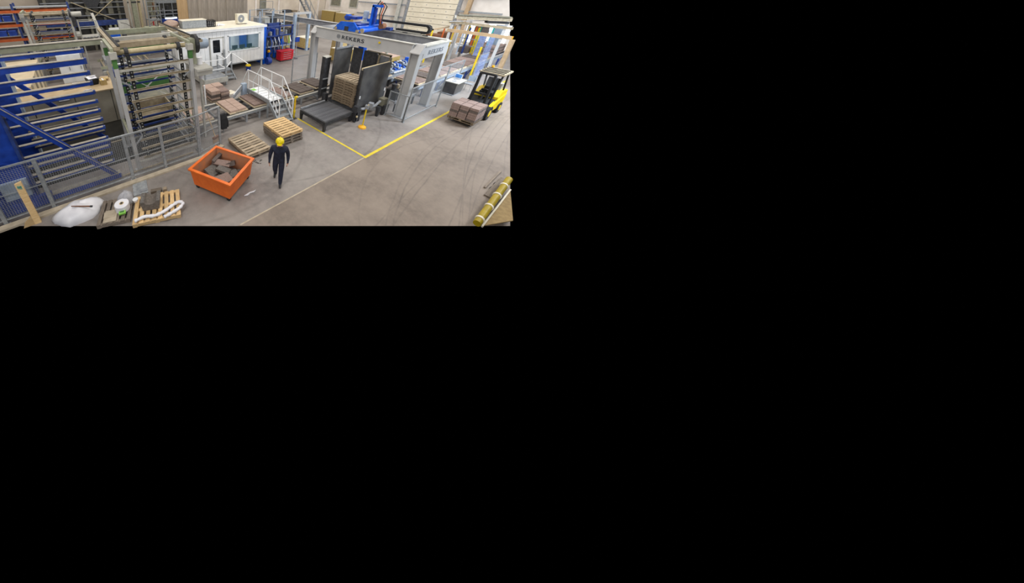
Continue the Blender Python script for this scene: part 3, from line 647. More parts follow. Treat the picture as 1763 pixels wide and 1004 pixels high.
# ================================================================== WHITE CONTROL CABIN
cab = thing('control_cabin', 'white panelled control cabin on legs with a wide window', 'cabin', (8.1, 16.9, 0))
CX0, CX1, CY0, CY1 = 4.95, 11.35, 15.4, 18.3
b = B(); b.box(CX0, 8.3, CY0 + .04, CY1, .55, 2.82); b.box(8.3, CX1, 17.2, CY1, .55, 2.82); b.box(8.3, CX1, CY0 + .04, 17.2, .55, 1.1)
b.box(8.3, CX1, CY0 + .04, 17.2, 2.55, 2.82); b.box(10.98, CX1, CY0 + .04, 17.2, 1.1, 2.55); b.box(8.3, 10.98, CY0 + .04, CY0 + .1, 1.1, 1.4)
wallp = b.ob('wall_core', 'white', cab)
desk_ = B().box(8.4, 10.9, 15.55, 16.2, 1.28, 1.34).ob('desk_top', 'greengrey', cab)
for x_, w_, m_ in ((8.6, .5, 'blue2'), (9.4, .35, 'white'), (10.3, .5, 'blue2')): B().box(x_, x_ + w_, 16.9, 17.18, 1.1, 2.3).ob('inner_cupboard', m_, cab)
for x_ in (8.9, 9.5, 10.1): B().box(x_, x_ + .42, 15.75, 15.8, 1.42, 1.68).ob('screen', 'black', cab); B().box(x_ + .18, x_ + .24, 15.76, 15.82, 1.34, 1.45).ob('screen_stand', 'black', cab)
area_light('cabin_lamp', (9.6, 16.3, 2.5), (9.6, 16.3, 0), 1.6, .3, 14, (0.85, 0.95, 1.0))
# cladding panels, cut round the door and the window
def clad(x0, x1, z0, z1): B().box(x0 + .006, x1 - .006, CY0, CY0 + .04, z0, z1).ob('cladding_panel', 'white', wallp)
x = CX0
while x < CX1 - .05:
    x2 = min(x + .29, CX1)
    if x2 <= 7.06 or x >= 10.92: clad(x, x2, .55, 2.82)
    elif x2 <= 8.02 or (x < 8.02): clad(x, x2, 2.42, 2.82)
    elif x >= 8.36: clad(x, x2, .55, 1.40); clad(x, x2, 2.44, 2.82)
    else: clad(x, x2, .55, 2.82)
    x = x2
B().box(CX0 - .12, CX1 + .10, CY0 - .12, CY1 + .1, 2.82, 2.94).ob('roof', 'creamroof', cab)
b = B(); b.box(CX0 - .13, CX1 + .11, CY0 - .14, CY0 - .11, 2.80, 2.95); b.box(CX1 + .10, CX1 + .13, CY0 - .14, CY1 + .1, 2.80, 2.95); b.ob('roof_edge', 'white', cab)
B().box(CX0, CX1, CY0, CY1, .47, .55).ob('floor_frame', 'galv', cab)
for x in (5.1, 8.2, 11.2):
    for y in (15.5, 18.2): B().box(x - .05, x + .05, y - .05, y + .05, 0, .47).ob('leg', 'offwhite', cab)
wn = B().box(8.42, 10.86, CY0 - .005, CY0 + .03, 1.42, 2.40).ob('window_glass', 'glass', cab)
b = B(); b.box(8.36, 8.44, CY0 - .03, CY0 + .03, 1.38, 2.45); b.box(10.84, 10.92, CY0 - .03, CY0 + .03, 1.38, 2.45); b.box(8.36, 10.92, CY0 - .03, CY0 + .03, 1.36, 1.43); b.box(8.36, 10.92, CY0 - .03, CY0 + .03, 2.39, 2.46); b.ob('window_frame', 'white', wn)
dr = B().box(7.10, 7.98, CY0 - .015, CY0 + .03, .58, 2.36).ob('door', 'white', cab)
B().box(7.27, 7.77, CY0 - .022, CY0 - .01, 1.45, 2.25).ob('door_glass', 'darkglass', dr); B().box(7.86, 7.92, CY0 - .06, CY0 - .015, 1.3, 1.36).ob('door_handle', 'black', dr)
b = B(); b.box(7.04, 7.10, CY0 - .03, CY0 + .02, .55, 2.42); b.box(7.98, 8.04, CY0 - .03, CY0 + .02, .55, 2.42); b.box(7.04, 8.04, CY0 - .03, CY0 + .02, 2.36, 2.42); b.ob('door_frame', 'offwhite', dr)
# air conditioner on the roof
ac = thing('air_conditioner', 'cream outdoor air conditioner unit on the cabin roof', 'air conditioner', (10.15, 16.55, 2.94), -.05)
B().box(-.42, .42, -.17, .17, .05, .68).ob('casing', 'creamroof', ac, local=True)
b = B(); b.tube((-.12, -.185, .37), (-.12, -.168, .37), .25, 20); b.ob('fan_grille', 'greydark', ac, local=True); b = B(); b.tube((-.12, -.2, .37), (-.12, -.184, .37), .07, 12); b.ob('fan_hub', 'creamroof', ac, local=True)
for x in (-.3, .3): B().box(x - .03, x + .03, -.2, .2, 0, .05).ob('foot', 'greydark', ac, local=True)
# duct box and black crate on the roof
t = thing('duct_box', 'long sheet metal duct box on the left of the cabin roof', 'duct', (6.5, 16.6, 2.94))
B().box(5.75, 7.35, 16.35, 17.0, 2.96, 3.40).ob('casing', 'galv', t); B().box(5.72, 7.38, 16.32, 17.03, 3.40, 3.43).ob('lid', 'creamroof', t)
for x in (5.9, 7.1): B().box(x, x + .1, 16.35, 17.0, 2.94, 2.96).ob('foot', 'greydark', t)
t = thing('bottle_crate', 'black slotted crate beside the duct box on the cabin roof', 'crate', (7.7, 16.45, 2.94))
b = B()
for i in range(5): b.box(7.42 + i * .13, 7.47 + i * .13, 16.3, 16.33, 2.95, 3.32)
for z in (2.95, 3.08, 3.2, 3.3): b.box(7.42, 8.0, 16.3, 16.33, z, z + .04); b.box(7.42, 7.45, 16.3, 16.8, z, z + .04); b.box(7.97, 8.0, 16.3, 16.8, z, z + .04); b.box(7.42, 8.0, 16.77, 16.8, z, z + .04)
b.ob('lattice_sides', 'rubber', t); B().box(7.42, 8.0, 16.3, 16.8, 2.94, 2.96).ob('base', 'rubber', t); B().box(7.5, 7.93, 16.38, 16.72, 2.96, 3.2).ob('contents', 'foil', t)
o = B().sweep([(8.15, 16.4, 2.97), (8.3, 16.5, 3.02), (8.5, 16.42, 2.99), (8.75, 16.5, 2.96)], [.05, .09, .07, .04], 8).ob('crumpled_film', 'foil'); tag(o, 'crumpled white film next to the black crate on the roof', 'film'); at_base(o, (8.4, 16.45, 2.94))
t = thing('foil_bundle', 'pinkish crumpled foil bundle at the left end of the cabin roof', 'bundle', (5.3, 17.2, 2.94))
random.seed(3)
b = B(); b.lathe([(.1, 0), (.42, .08), (.5, .2), (.4, .36), (.18, .45), (.05, .46)], (5.3, 17.2, 2.94), 11); b.v = [(x + random.uniform(-.06, .06), y + random.uniform(-.06, .06), z + random.uniform(0, .05)) for x, y, z in b.v]; b.ob('wrapped_body', 'paverpink', t)
b = B(); b.sweep([(4.95, 17.0, 3.1), (5.2, 16.85, 3.3), (5.6, 16.9, 3.2)], .04, 6); b.ob('tie', 'foil', t)
# cabin landing and steps with railings
st = thing('cabin_landing', 'grey landing with white railings in front of the cabin door', 'landing', (6.5, 14.2, 0))
dkk = B().prism([(5.6, 13.2), (7.05, 13.2), (7.05, 14.3), (8.05, 14.3), (8.05, 15.33), (5.6, 15.33)], 'z', .48, .54).ob('deck', 'greydark', st)
for k in range(4): B().box(5.62, 7.03, 13.3 + .5 * k, 13.32 + .5 * k, .54, .546).ob('deck_seam', 'galv', dkk)
for x0, x1, y0, y1 in ((5.6, 7.05, 13.16, 13.2), (5.56, 5.6, 13.16, 15.33), (7.05, 7.09, 13.16, 14.3)): B().box(x0, x1, y0, y1, .24, .55).ob('skirt', 'offwhite', st)
for x, y in ((5.65, 13.25), (7.0, 13.25), (7.0, 14.3), (8.0, 14.35), (8.0, 15.28), (5.65, 15.2)): B().box(x - .04, x + .04, y - .04, y + .04, 0, 1.62).ob('railing_post', 'galv', st)
for z in (1.05, 1.6):
    for p, q in (((5.65, 13.25), (7.0, 13.25)), ((7.0, 13.25), (7.0, 14.3)), ((5.65, 13.25), (5.65, 15.2))): B().bar((p[0], p[1], z), (q[0], q[1], z), .045, .045).ob('rail', 'white', st)
for z in (1.05, 1.6): B().bar((8.0, 14.35, z), (7.0, 13.25, z - .0), .045, .045).ob('rail', 'white', st)
B().bar((8.0, 14.35, 1.6), (8.6, 13.3, 1.05), .045, .045).ob('hand_rail', 'white', st)
for i in range(2): B().box(7.15, 7.95, 13.75 + .25 * i, 14.0 + .25 * i, .15 + .16 * i, .19 + .16 * i).ob('step', 'galv', st)
for x in (7.13, 7.95): B().bar((x, 13.7, .05), (x, 14.3, .5), .04, .14).ob('stringer', 'galv', st)
# bucket and small things near the cabin
t = thing('bucket', 'blue bucket with yellow rim on the floor before the cabin', 'bucket', (9.72, 15.0, 0))
B().lathe([(.15, 0), (.19, .32)], (9.72, 15, 0), 16).ob('body', 'blue', t); B().lathe([(.2, .32), (.2, .36), (.17, .36), (.15, .42), (.1, .42)], (9.72, 15, 0), 16).ob('yellow_lid', 'yellow', t)

# ================================================================== BLUE WORKSHOP MACHINE
bmn = thing('blue_machine', 'blue workshop machine frame full of hoses right of the cabin', 'machine', (13.2, 16.6, 0))
B().box(11.5, 11.75, 15.7, 18.2, 0, 2.85).ob('side_panel', 'blue2', bmn)
for x in (12.0, 13.4, 14.7):
    for y in (16.2, 17.8): B().box(x - .05, x + .05, y - .05, y + .05, 0, 2.6).ob('post', 'bluedark', bmn)
for z in (1.05, 1.85, 2.55):
    B().box(11.7, 14.8, 16.15, 16.25, z, z + .08).ob('front_beam', 'bluedark' if z > 1.1 else 'steelpipe', bmn)
    if z < 2: B().box(11.7, 14.8, 16.2, 17.8, z - .03, z + .02).ob('shelf', 'bluedark', bmn)
B().box(11.7, 14.8, 17.75, 17.85, 0, 2.6).ob('back_plate', 'bluedark', bmn)
random.seed(11)
for i in range(26):
    x = 11.85 + .11 * i; z0 = random.choice((.15, .2, 1.1, 1.1, 1.9)); hh = random.uniform(.2, .6)
    B().box(x, x + random.uniform(.1, .2), 16.3, 16.3 + random.uniform(.2, .6), z0, z0 + hh).ob('machine_module', random.choice(('greydark', 'blue2', 'steelpipe', 'blue', 'black')), bmn)
for i in range(7):
    x = 12.1 + .38 * i; B().sweep([(x, 16.1, 1.8), (x + .05, 15.95, 1.4), (x - .05, 16.0, 1.0), (x + .1, 16.1, .6)], .03, 6).ob('hose', random.choice(('black', 'chrome', 'blue2')), bmn)
b = B(); b.tube((11.65, 15.45, .28), (12.0, 15.45, .28), .26, 16); b.ob('drum', 'blue', bmn)
B().tube((12.1, 15.9, .85), (12.25, 15.9, .85), .1, 12).ob('orange_disc', 'safety', bmn)
t = thing('tool_chest', 'red metal tool chest in front of the blue machine', 'tool chest', (13.6, 15.55, 0), 0)
tc_ = B().box(12.95, 14.25, 15.35, 15.9, .12, .80).ob('body', 'red', t)
for i in range(4): d = B().box(13.0, 14.2, 15.33, 15.35, .16 + .155 * i, .29 + .155 * i).ob('drawer', 'red', t); B().box(13.2, 14.0, 15.31, 15.33, .25 + .155 * i, .275 + .155 * i).ob('handle', 'chrome', d)
B().box(12.9, 14.3, 15.3, 15.95, .80, .84).ob('lid', 'red', t)
for x in (13.05, 14.15): B().tube((x, 15.5, .06), (x + .05, 15.5, .06), .06, 10).ob('castor', 'black', t)
t = thing('stool', 'thin metal stand beside the red tool chest', 'stand', (14.75, 15.6, 0)); B().tube((14.75, 15.6, 0.02), (14.75, 15.6, 1.5), .03, 8).ob('pole', 'chrome', t); B().lathe([(.2, 0), (.2, .03), (.05, .06)], (14.75, 15.6, 0), 12).ob('base', 'black', t); B().obox((14.75, 15.55, 1.55), (.4, .1, .35)).ob('head', 'blue', t); t.name = 'tool_stand'
# platform above and behind the blue machine
pl = thing('machine_platform', 'raised steel platform with railings behind the blue machine', 'platform', (14.0, 18.9, 0))
B().box(12.9, 15.6, 18.2, 19.8, 2.35, 2.43).ob('deck', 'steelpipe', pl)
for x in (12.95, 14.25, 15.55):
    for y in (18.25, 19.75): B().box(x - .04, x + .04, y - .04, y + .04, 0, 3.5).ob('post', 'steelpipe', pl)
for z in (2.95, 3.48):
    for y in (18.25, 19.75): B().box(12.95, 15.55, y - .02, y + .02, z - .02, z + .02).ob('rail', 'galv', pl)
for x0, zz, m_ in ((13.1, 2.43, 'greydark'), (13.9, 2.43, 'offwhite'), (14.7, 2.43, 'black')): B().box(x0, x0 + .5, 18.8, 19.4, zz, zz + .5).ob('pump_unit', m_, pl)
# pale cylinder tank and stacks behind
t = thing('water_tank', 'pale yellow cylindrical tank behind the blue machine', 'tank', (16.35, 18.9, 0)); B().lathe([(.5, 0), (.55, .1), (.55, 1.5), (.4, 1.65), (.1, 1.7)], (16.35, 18.9, 0), 18).ob('vessel', 'cardboard', t); B().box(16.3, 16.37, 18.3, 18.36, .4, 1.4).ob('level_strip', 'lime', t)
# portal frame and rail extension
pf = thing('portal_frame', 'light grey portal frame straddling the long grey rail beam', 'frame', (16.8, 17.3, 0))
for x in (15.95, 17.6): b = B(); b.box(x - .12, x + .12, 17.2, 17.42, 0, 3.2); p = b.ob('column', 'steelpipe', pf); B().box(x - .2, x + .2, 17.1, 17.5, 0, .02).ob('base_plate', 'galv', p)
B().box(15.83, 17.72, 17.2, 17.42, 3.2, 3.36).ob('lintel', 'grey', pf)
tb_ = thing('transfer_rail', 'long grey rail beam running from the gantry to the portal frame', 'rail', (16.3, 16, 0))
q = B().box(16.27, 16.33, 11.6, 22.0, 2.62, 2.96).ob('web', 'greydark', tb_); B().box(16.18, 16.42, 11.6, 22, 2.96, 3.0).ob('top_flange', 'grey', q); B().box(16.18, 16.42, 11.6, 22, 2.58, 2.62).ob('bottom_flange', 'grey', q)
for y in (11.8, 21.8): B().box(16.2, 16.4, y - .1, y + .1, 0, 2.58).ob('post', 'greydark', tb_)
# packed block stacks on dark pallets
def packed(x, y, s, hh, lab, m_='cardboard', z0=0.0, grp=None):
    t = thing('packed_stack', lab, 'stack', (x, y, z0), 0, grp)
    b = B(); b.hexa([(x - s / 2, y - s / 2, z0 + .16), (x + s / 2, y - s / 2, z0 + .16), (x + s / 2, y + s / 2, z0 + .16), (x - s / 2, y + s / 2, z0 + .16)], [(x - s / 2 + .03, y - s / 2 + .03, z0 + hh), (x + s / 2 - .03, y - s / 2 + .03, z0 + hh), (x + s / 2 - .03, y + s / 2 - .03, z0 + hh), (x - s / 2 + .03, y + s / 2 - .03, z0 + hh)])
    b.ob('wrapped_load', m_, t)
    B().box(x - s / 2 + .02, x + s / 2 - .02, y - s / 2 + .02, y + s / 2 - .02, z0 + hh, z0 + hh + .02).ob('top_sheet', 'creamroof', t)
    b = B()
    for k in (-1, 0, 1): b.box(x + k * s * .4 - .06, x + k * s * .4 + .06, y - s / 2, y + s / 2, z0, z0 + .1)
    b.box(x - s / 2, x + s / 2, y - s / 2, y + s / 2, z0 + .1, z0 + .16); b.ob('skid', 'bluedark', t)
    return t
packed(18.1, 18.0, 1.35, 1.05, 'tan wrapped stack on a dark skid right of the portal frame')
packed(18.6, 14.2, 1.2, 1.55, 'tan wrapped stack behind the tall black plate')
packed(17.2, 20.4, 1.2, 1.3, 'tan wrapped stack partly hidden behind the portal frame')
for i, (y, s_) in enumerate(((27.6, 2.4), (25.1, 2.2))):
    t = thing('board_stack', ['tall yellowish board stack against the back wall, left of two', 'tall yellowish board stack against the back wall, right of two'][i], 'stack', (32.6, y, 0))
    B().box(31.8, 33.2, y - s_ / 2 + .05, y + s_ / 2 - .05, .15, 1.95 - .1 * i).ob('boards', 'boardstack', t); B().box(31.9, 33.1, y - s_ / 2, y + s_ / 2, 1.95 - .1 * i, 2.0 - .1 * i).ob('top_sheet', 'creamroof', t)
    for k in (-.8, .8): B().box(31.8, 33.2, y + k - .08, y + k + .08, 0, .15).ob('bearer', 'woodgrey', t)
# wall stair
ws = thing('wall_stair', 'steep grey steel stair rising along the left wall', 'stair', (26.3, 26.6, 0))
for y in (26.1, 27.1):
    B().bar((28.5, y, .05), (24.7, y, 4.7), .05, .24).ob('stringer', 'greydark', ws)
    B().bar((28.5, y, 1.0), (24.7, y, 5.6), .05, .05).ob('handrail', 'galv', ws)
    for k in range(5): x = 28.4 - .9 * k; z = .15 + (28.5 - x) * 1.223; B().box(x - .025, x + .025, y - .025, y + .025, z, z + .95).ob('baluster', 'galv', ws)
for i in range(15): x = 28.35 - .25 * i; z = .15 + (28.5 - x) * 1.223; B().box(x - .13, x + .13, 26.12, 27.08, z - .03, z).ob('tread', 'greydark', ws)
t = thing('upper_landing', 'dark framed doorway with a landing high on the left wall', 'landing', (21.6, 29.5, 2.5)); B().box(20.6, 22.6, 28.9, 29.95, 2.4, 2.5).ob('deck', 'greydark', t); B().box(21.2, 22.2, 29.9, 29.98, 2.5, 4.6).ob('door_opening', 'midmachine', t)
for x in (20.8, 22.4): B().bar((x, 29.0, 2.4), (x, 29.9, 1.6), .06, .06).ob('bracket', 'greydark', t)
b = B(); b.box(20.6, 22.6, 28.92, 28.96, 3.4, 3.45); b.box(20.6, 20.65, 28.92, 28.96, 2.5, 3.4); b.box(22.55, 22.6, 28.92, 28.96, 2.5, 3.4); b.ob('railing', 'greydark', t)
# dark shelving with parts near the portal
sh = thing('parts_shelving', 'dark shelving with machine parts behind the portal frame', 'shelving', (19.6, 22.2, 0))
for x in (18.6, 20.6):
    for y in (21.8, 22.6): B().box(x - .04, x + .04, y - .04, y + .04, 0, 2.9).ob('upright', 'greydark', sh)
for z in (.4, 1.0, 1.6, 2.2, 2.8): B().box(18.6, 20.6, 21.8, 22.6, z - .03, z).ob('shelf', 'greydark', sh); B().box(18.75, 19.5, 21.85, 22.4, z, z + .28).ob('part_bin', 'black', sh); B().box(19.7, 20.4, 21.85, 22.4, z, z + .2).ob('part_bin', 'woodbrown', sh)

# ================================================================== CONVEYOR WITH BOARDS AND PAVERS
cv = thing('board_conveyor', 'low galvanised board conveyor running from the mesh fence to the gantry', 'conveyor', (7.0, 9.4, 0))
for y in (8.60, 10.15):
    q = B().box(3.0, 11.6, y, y + .06, .36, .48).ob('side_rail', 'galv', cv)
    B().box(3.0, 11.6, y - .02, y + .08, .48, .50).ob('rail_flange', 'offwhite', q)
for x in (3.3, 4.4, 5.5, 6.2, 7.6, 8.8, 10.0, 11.2):
    for y in (8.63, 10.18): B().box(x - .04, x + .04, y - .03, y + .03, 0, .36).ob('leg', 'greydark', cv)
    B().box(x - .03, x + .03, 8.63, 10.18, .14, .2).ob('cross_member', 'greydark', cv)
for y in (8.95, 9.75): B().box(3.0, 11.6, y, y + .08, .40, .485).ob('chain_track', 'black', cv)
PV = {}
def board_with_pavers(i, x0, x1, y0, y1, tone, nx, ny, lab, z=.50, th=.08):
    t = thing('production_board', 'pale wooden production board %s' % lab, 'board', ((x0 + x1) / 2, (y0 + y1) / 2, z))
    n = 3; wy = (x1 - x0 + .10) / n
    key = ('plank', round(wy, 3), round(y1 - y0, 3))
    if key not in PV:
        me = B().box(-wy / 2 + .003, wy / 2 - .003, -(y1 - y0) / 2 - .06, (y1 - y0) / 2 + .06, 0, .045).mesh('plank'); me.materials.append(M['board']); PV[key] = me
    for k in range(n): piece('plank', PV[key], t, (-(x1 - x0 + .10) / 2 + wy * (k + .5), 0, 0))
    dx = (x1 - x0) / nx; dy = (y1 - y0) / ny; key = (round(dx, 3), round(dy, 3), tone)
    if key not in PV:
        b = B(); h = .008
        lo = [(-dx / 2 + h, -dy / 2 + h, 0), (dx / 2 - h, -dy / 2 + h, 0), (dx / 2 - h, dy / 2 - h, 0), (-dx / 2 + h, dy / 2 - h, 0)]
        b.hexa(lo, [(x, y, th - .01) for x, y, _ in lo]); b.hexa([(x, y, th - .01) for x, y, _ in lo], [(x * .97, y * .97, th) for x, y, _ in lo])
        me = b.mesh('concrete_paver'); me.materials.append(M[tone]); PV[key] = me
    for a in range(nx):
        for c in range(ny):
            o = bpy.data.objects.new('concrete_paver', PV[key]); COL.objects.link(o)
            o.location = (x0 + dx * (a + .5), y0 + dy * (c + .5), z + .045); o.rotation_euler = (0, 0, random.uniform(-.006, .006))
            tag(o, '%s paver, %s column, %s row, on the board %s' % ({'paverpink': 'pinkish', 'paver': 'brown', 'paverdark': 'dark'}[tone], ['left', 'right'][a], (['front', 'second', 'third', 'back'] if ny == 4 else ['front', 'middle', 'back'])[c], lab), 'paver', 'pavers on the board %s' % lab)
board_with_pavers(0, 3.05, 3.95, 8.80, 10.05, 'paverpink', 2, 4, 'behind the fence end post')
board_with_pavers(1, 4.78, 5.62, 8.80, 10.08, 'paverpink', 2, 4, 'just right of the fence')
board_with_pavers(2, 6.02, 6.80, 8.80, 10.08, 'paver', 2, 4, 'left of the footbridge')
board_with_pavers(3, 7.45, 8.35, 8.80, 10.08, 'paver', 2, 4, 'right of the footbridge')
board_with_pavers(4, 8.85, 9.75, 8.80, 10.08, 'paverdark', 2, 4, 'before the black press')
board_with_pavers(5, 10.15, 11.1, 8.95, 10.15, 'paverdark', 2, 4, 'by the left gantry column')
# diagonal pusher left of the bridge
t = thing('board_pusher', 'small grey hydraulic pusher leaning at the left of the footbridge', 'machine part', (6.2, 10.3, .5)); B().bar((5.75, 10.25, .55), (6.35, 10.25, 1.05), .14, .1).ob('arm', 'greydark', t); B().bar((5.8, 10.25, .66), (6.3, 10.25, 1.1), .06, .05).ob('cylinder', 'chrome', t); B().box(6.25, 6.5, 10.15, 10.35, .5, 1.15).ob('bracket', 'steelpipe', t)
# footbridge over the conveyor
fb = thing('footbridge', 'galvanised footbridge with railings and stair over the board conveyor', 'footbridge', (6.95, 9.2, 0))
BX0, BX1, BZ = 6.52, 7.28, .86
dk = B().box(BX0, BX1, 8.35, 10.1, BZ - .04, BZ).ob('deck', 'white', fb)
for k in range(6): B().box(BX0 + .02, BX1 - .02, 8.4 + .28 * k, 8.42 + .28 * k, BZ, BZ + .006).ob('deck_rib', 'galv', dk)
for x in (BX0, BX1): B().box(x - .03, x + .03, 8.35, 10.1, BZ - .12, BZ + .06).ob('edge_beam', 'galv', fb)
for x in (BX0, BX1):
    for y in (8.4, 9.2, 10.05):
        B().tube((x, y, BZ), (x, y, BZ + .98), .02, 8).ob('railing_post', 'white', fb)
    B().sweep([(x, 10.75, .45), (x, 10.75, .9), (x, 10.1, BZ + 1.0), (x, 8.35, BZ + 1.0), (x, 7.62, 1.02), (x, 7.62, .3)], .022, 8).ob('handrail', 'white', fb)
    B().sweep([(x, 10.1, BZ + .5), (x, 8.38, BZ + .5), (x, 7.70, .55)], .018, 8).ob('knee_rail', 'white', fb)
    B().bar((x, 8.38, BZ - .02), (x, 7.58, .04), .04, .16).ob('stringer', 'galv', fb)
    B().bar((x, 10.08, BZ - .02), (x, 10.85, .04), .04, .16).ob('stringer', 'galv', fb)
    for y in (8.05, 7.85): z = .04 + (y - 7.58) * 1.03; B().tube((x, y, z), (x, y, z + .72), .018, 8).ob('railing_post', 'white', fb)
for i in range(4):
    y = 8.22 - .19 * i; z = BZ - .2 - .18 * i
    B().box(BX0 + .02, BX1 - .02, y - .11, y + .09, z - .03, z).ob('tread', 'galv', fb); y = 10.2 + .19 * i
    B().box(BX0 + .02, BX1 - .02, y - .09, y + .11, z - .03, z).ob('tread', 'galv', fb)
for x in (BX0, BX1):
    for y in (8.45, 10.05): B().box(x - .03, x + .03, y - .03, y + .03, 0, BZ - .1).ob('leg', 'galv', fb)
o = B().box(6.62, 6.82, 9.75, 10.0, BZ + .006, BZ + .012).ob('warning_sticker', 'lime', fb)
# paver stack beside the cabin landing: every slab is a thing
random.seed(5)
def slab_thing(x, y, z, sx, sy, h, rz, m_, lab, grp):
    b = B(); b.hexa([(-sx / 2, -sy / 2, 0), (sx / 2, -sy / 2, 0), (sx / 2, sy / 2, 0), (-sx / 2, sy / 2, 0)], [(-sx / 2 + .01, -sy / 2 + .01, h), (sx / 2 - .01, -sy / 2 + .01, h), (sx / 2 - .01, sy / 2 - .01, h), (-sx / 2 + .01, sy / 2 - .01, h)])
    o = b.ob('concrete_slab', m_); o.location = (x, y, z); o.rotation_euler = (0, 0, rz); tag(o, lab, 'slab', grp); return o
for L_ in range(6):
    for k, (dx, dy) in enumerate(((-.26, -.3), (.26, -.3), (-.26, .3), (.26, .3))):
        if L_ == 5 and k == 1: continue
        slab_thing(5.55 + dx + random.uniform(-.02, .02), 11.75 + dy + random.uniform(-.02, .02), .12 + L_ * .088, .50, .58, .085, random.uniform(-.03, .03), random.choice(('paver', 'paverpink', 'paverdark')),
                   'brown slab, %s corner, %s layer of the stack by the cabin landing' % (['front left', 'front right', 'back left', 'back right'][k], ORD[5 - L_].replace(' from the top', '')), 'slabs stacked by the cabin landing')
t = thing('wooden_skid', 'wooden skid under the slab stack by the cabin landing', 'skid', (5.55, 11.75, 0))
for dx in (-.42, 0, .42): B().box(5.55 + dx - .05, 5.55 + dx + .05, 11.15, 12.35, 0, .08).ob('bearer', 'woodgrey', t)
for k in range(4): B().box(5.0, 6.1, 11.17 + .3 * k, 11.4 + .3 * k, .08, .12).ob('plank', 'woodold', t)
o = B().obox((6.55, 12.0, .02), (.55, .5, .04), rz=.2).ob('floor_plate', 'creamroof'); tag(o, 'pale plate lying on the floor right of the slab stack', 'plate'); at_base(o, (6.55, 12.0, 0)); B().tube((6.5, 12.0, .04), (6.5, 12.0, .08), .05, 10).ob('knob', 'cardboard', o)
# thin white post, jacket on the fence, broom
t = thing('marker_post', 'thin white upright post left of the slab stack', 'post', (4.42, 10.55, 0)); B().box(4.39, 4.45, 10.5, 10.56, 0.02, 1.35).ob('shaft', 'white', t); B().box(4.3, 4.54, 10.4, 10.66, 0, .02).ob('foot', 'galv', t)
t = thing('work_jacket', 'black work jacket hanging over the conveyor end by the mesh fence', 'jacket', (4.2, 8.35, .1))
b = B(); pts = []
b.hexa([(4.08, 8.26, .22), (4.32, 8.26, .20), (4.33, 8.46, .22), (4.07, 8.46, .2)], [(4.06, 8.28, .66), (4.34, 8.28, .68), (4.34, 8.46, .70), (4.06, 8.46, .66)]); b.hexa([(4.06, 8.28, .66), (4.34, 8.28, .68), (4.34, 8.46, .70), (4.06, 8.46, .66)], [(4.1, 8.32, .86), (4.3, 8.32, .88), (4.3, 8.42, .88), (4.1, 8.42, .86)]); b.ob('body', 'rubber', t)
for s in (-1, 1): B().sweep([(4.2 + s * .10, 8.36, .78), (4.2 + s * .17, 8.32, .5), (4.2 + s * .17, 8.30, .26)], [.055, .05, .04], 8).ob('sleeve', 'rubber', t)
B().tube((4.2, 8.37, 0), (4.2, 8.37, .86), .02, 6).ob('hanging_peg', 'galv', t)
t = thing('broom', 'orange wooden broom standing at the fence end', 'broom', (3.62, 7.95, 0)); B().sweep([(3.40, 8.15, 1.35), (3.62, 7.95, .22)], .016, 8).ob('handle', 'woodnew', t); B().obox((3.64, 7.93, .19), (.3, .1, .07), rz=.3).ob('head', 'brown', t)
b = B()
for i in range(12): b.bar((3.52 + .022 * i, 7.88 + .007 * i, .17), (3.50 + .025 * i, 7.87 + .008 * i, 0.0), .02, .05)
b.ob('bristles', 'tan', t, kind='stuff')
# wooden shield board near broom
# ================================================================== ROLLER TABLE, PALLET PRESS
rt = thing('roller_table', 'low black slatted roller table in front of the pallet stack', 'table', (8.6, 6.8, 0))
for x0, x1, y0, y1 in ((7.70, 9.6, 6.06, 6.14), (7.70, 9.6, 7.48, 7.56), (7.70, 7.78, 6.14, 7.48), (9.52, 9.6, 6.14, 7.48)): B().box(x0, x1, y0, y1, .32, .46).ob('frame_beam', 'black', rt)
sl = B().box(-.02, .02, -.66, .66, -.02, .02).mesh('slat'); sl.materials.append(M['slatsteel'])
for k in range(30): piece('slat', sl, rt, (7.82 + .0585 * k - 8.6, 0.01, .435))
for y in (6.45, 7.1): B().box(7.78, 9.52, y, y + .05, .36, .41).ob('carrier', 'black', rt)
for x in (7.75, 9.45):
    for y in (6.12, 7.5): B().hexa([(x - .04, y - .04, 0), (x + .04, y - .04, 0), (x + .04, y + .04, 0), (x - .04, y + .04, 0)], [(x - .06, y - .06, .32), (x + .06, y - .06, .32), (x + .06, y + .06, .32), (x - .06, y + .06, .32)]).ob('leg', 'black', rt)
B().box(7.8, 9.4, 7.60, 7.66, .42, .50).ob('guide_rail', 'greydark', rt); B().box(8.0, 8.08, 7.55, 7.64, .36, .42).ob('bracket', 'black', rt); B().box(9.2, 9.28, 7.55, 7.64, .36, .42).ob('bracket', 'black', rt)
B().bar((7.9, 6.3, .06), (9.3, 7.3, .06), .05, .05).ob('floor_strut', 'black', rt)

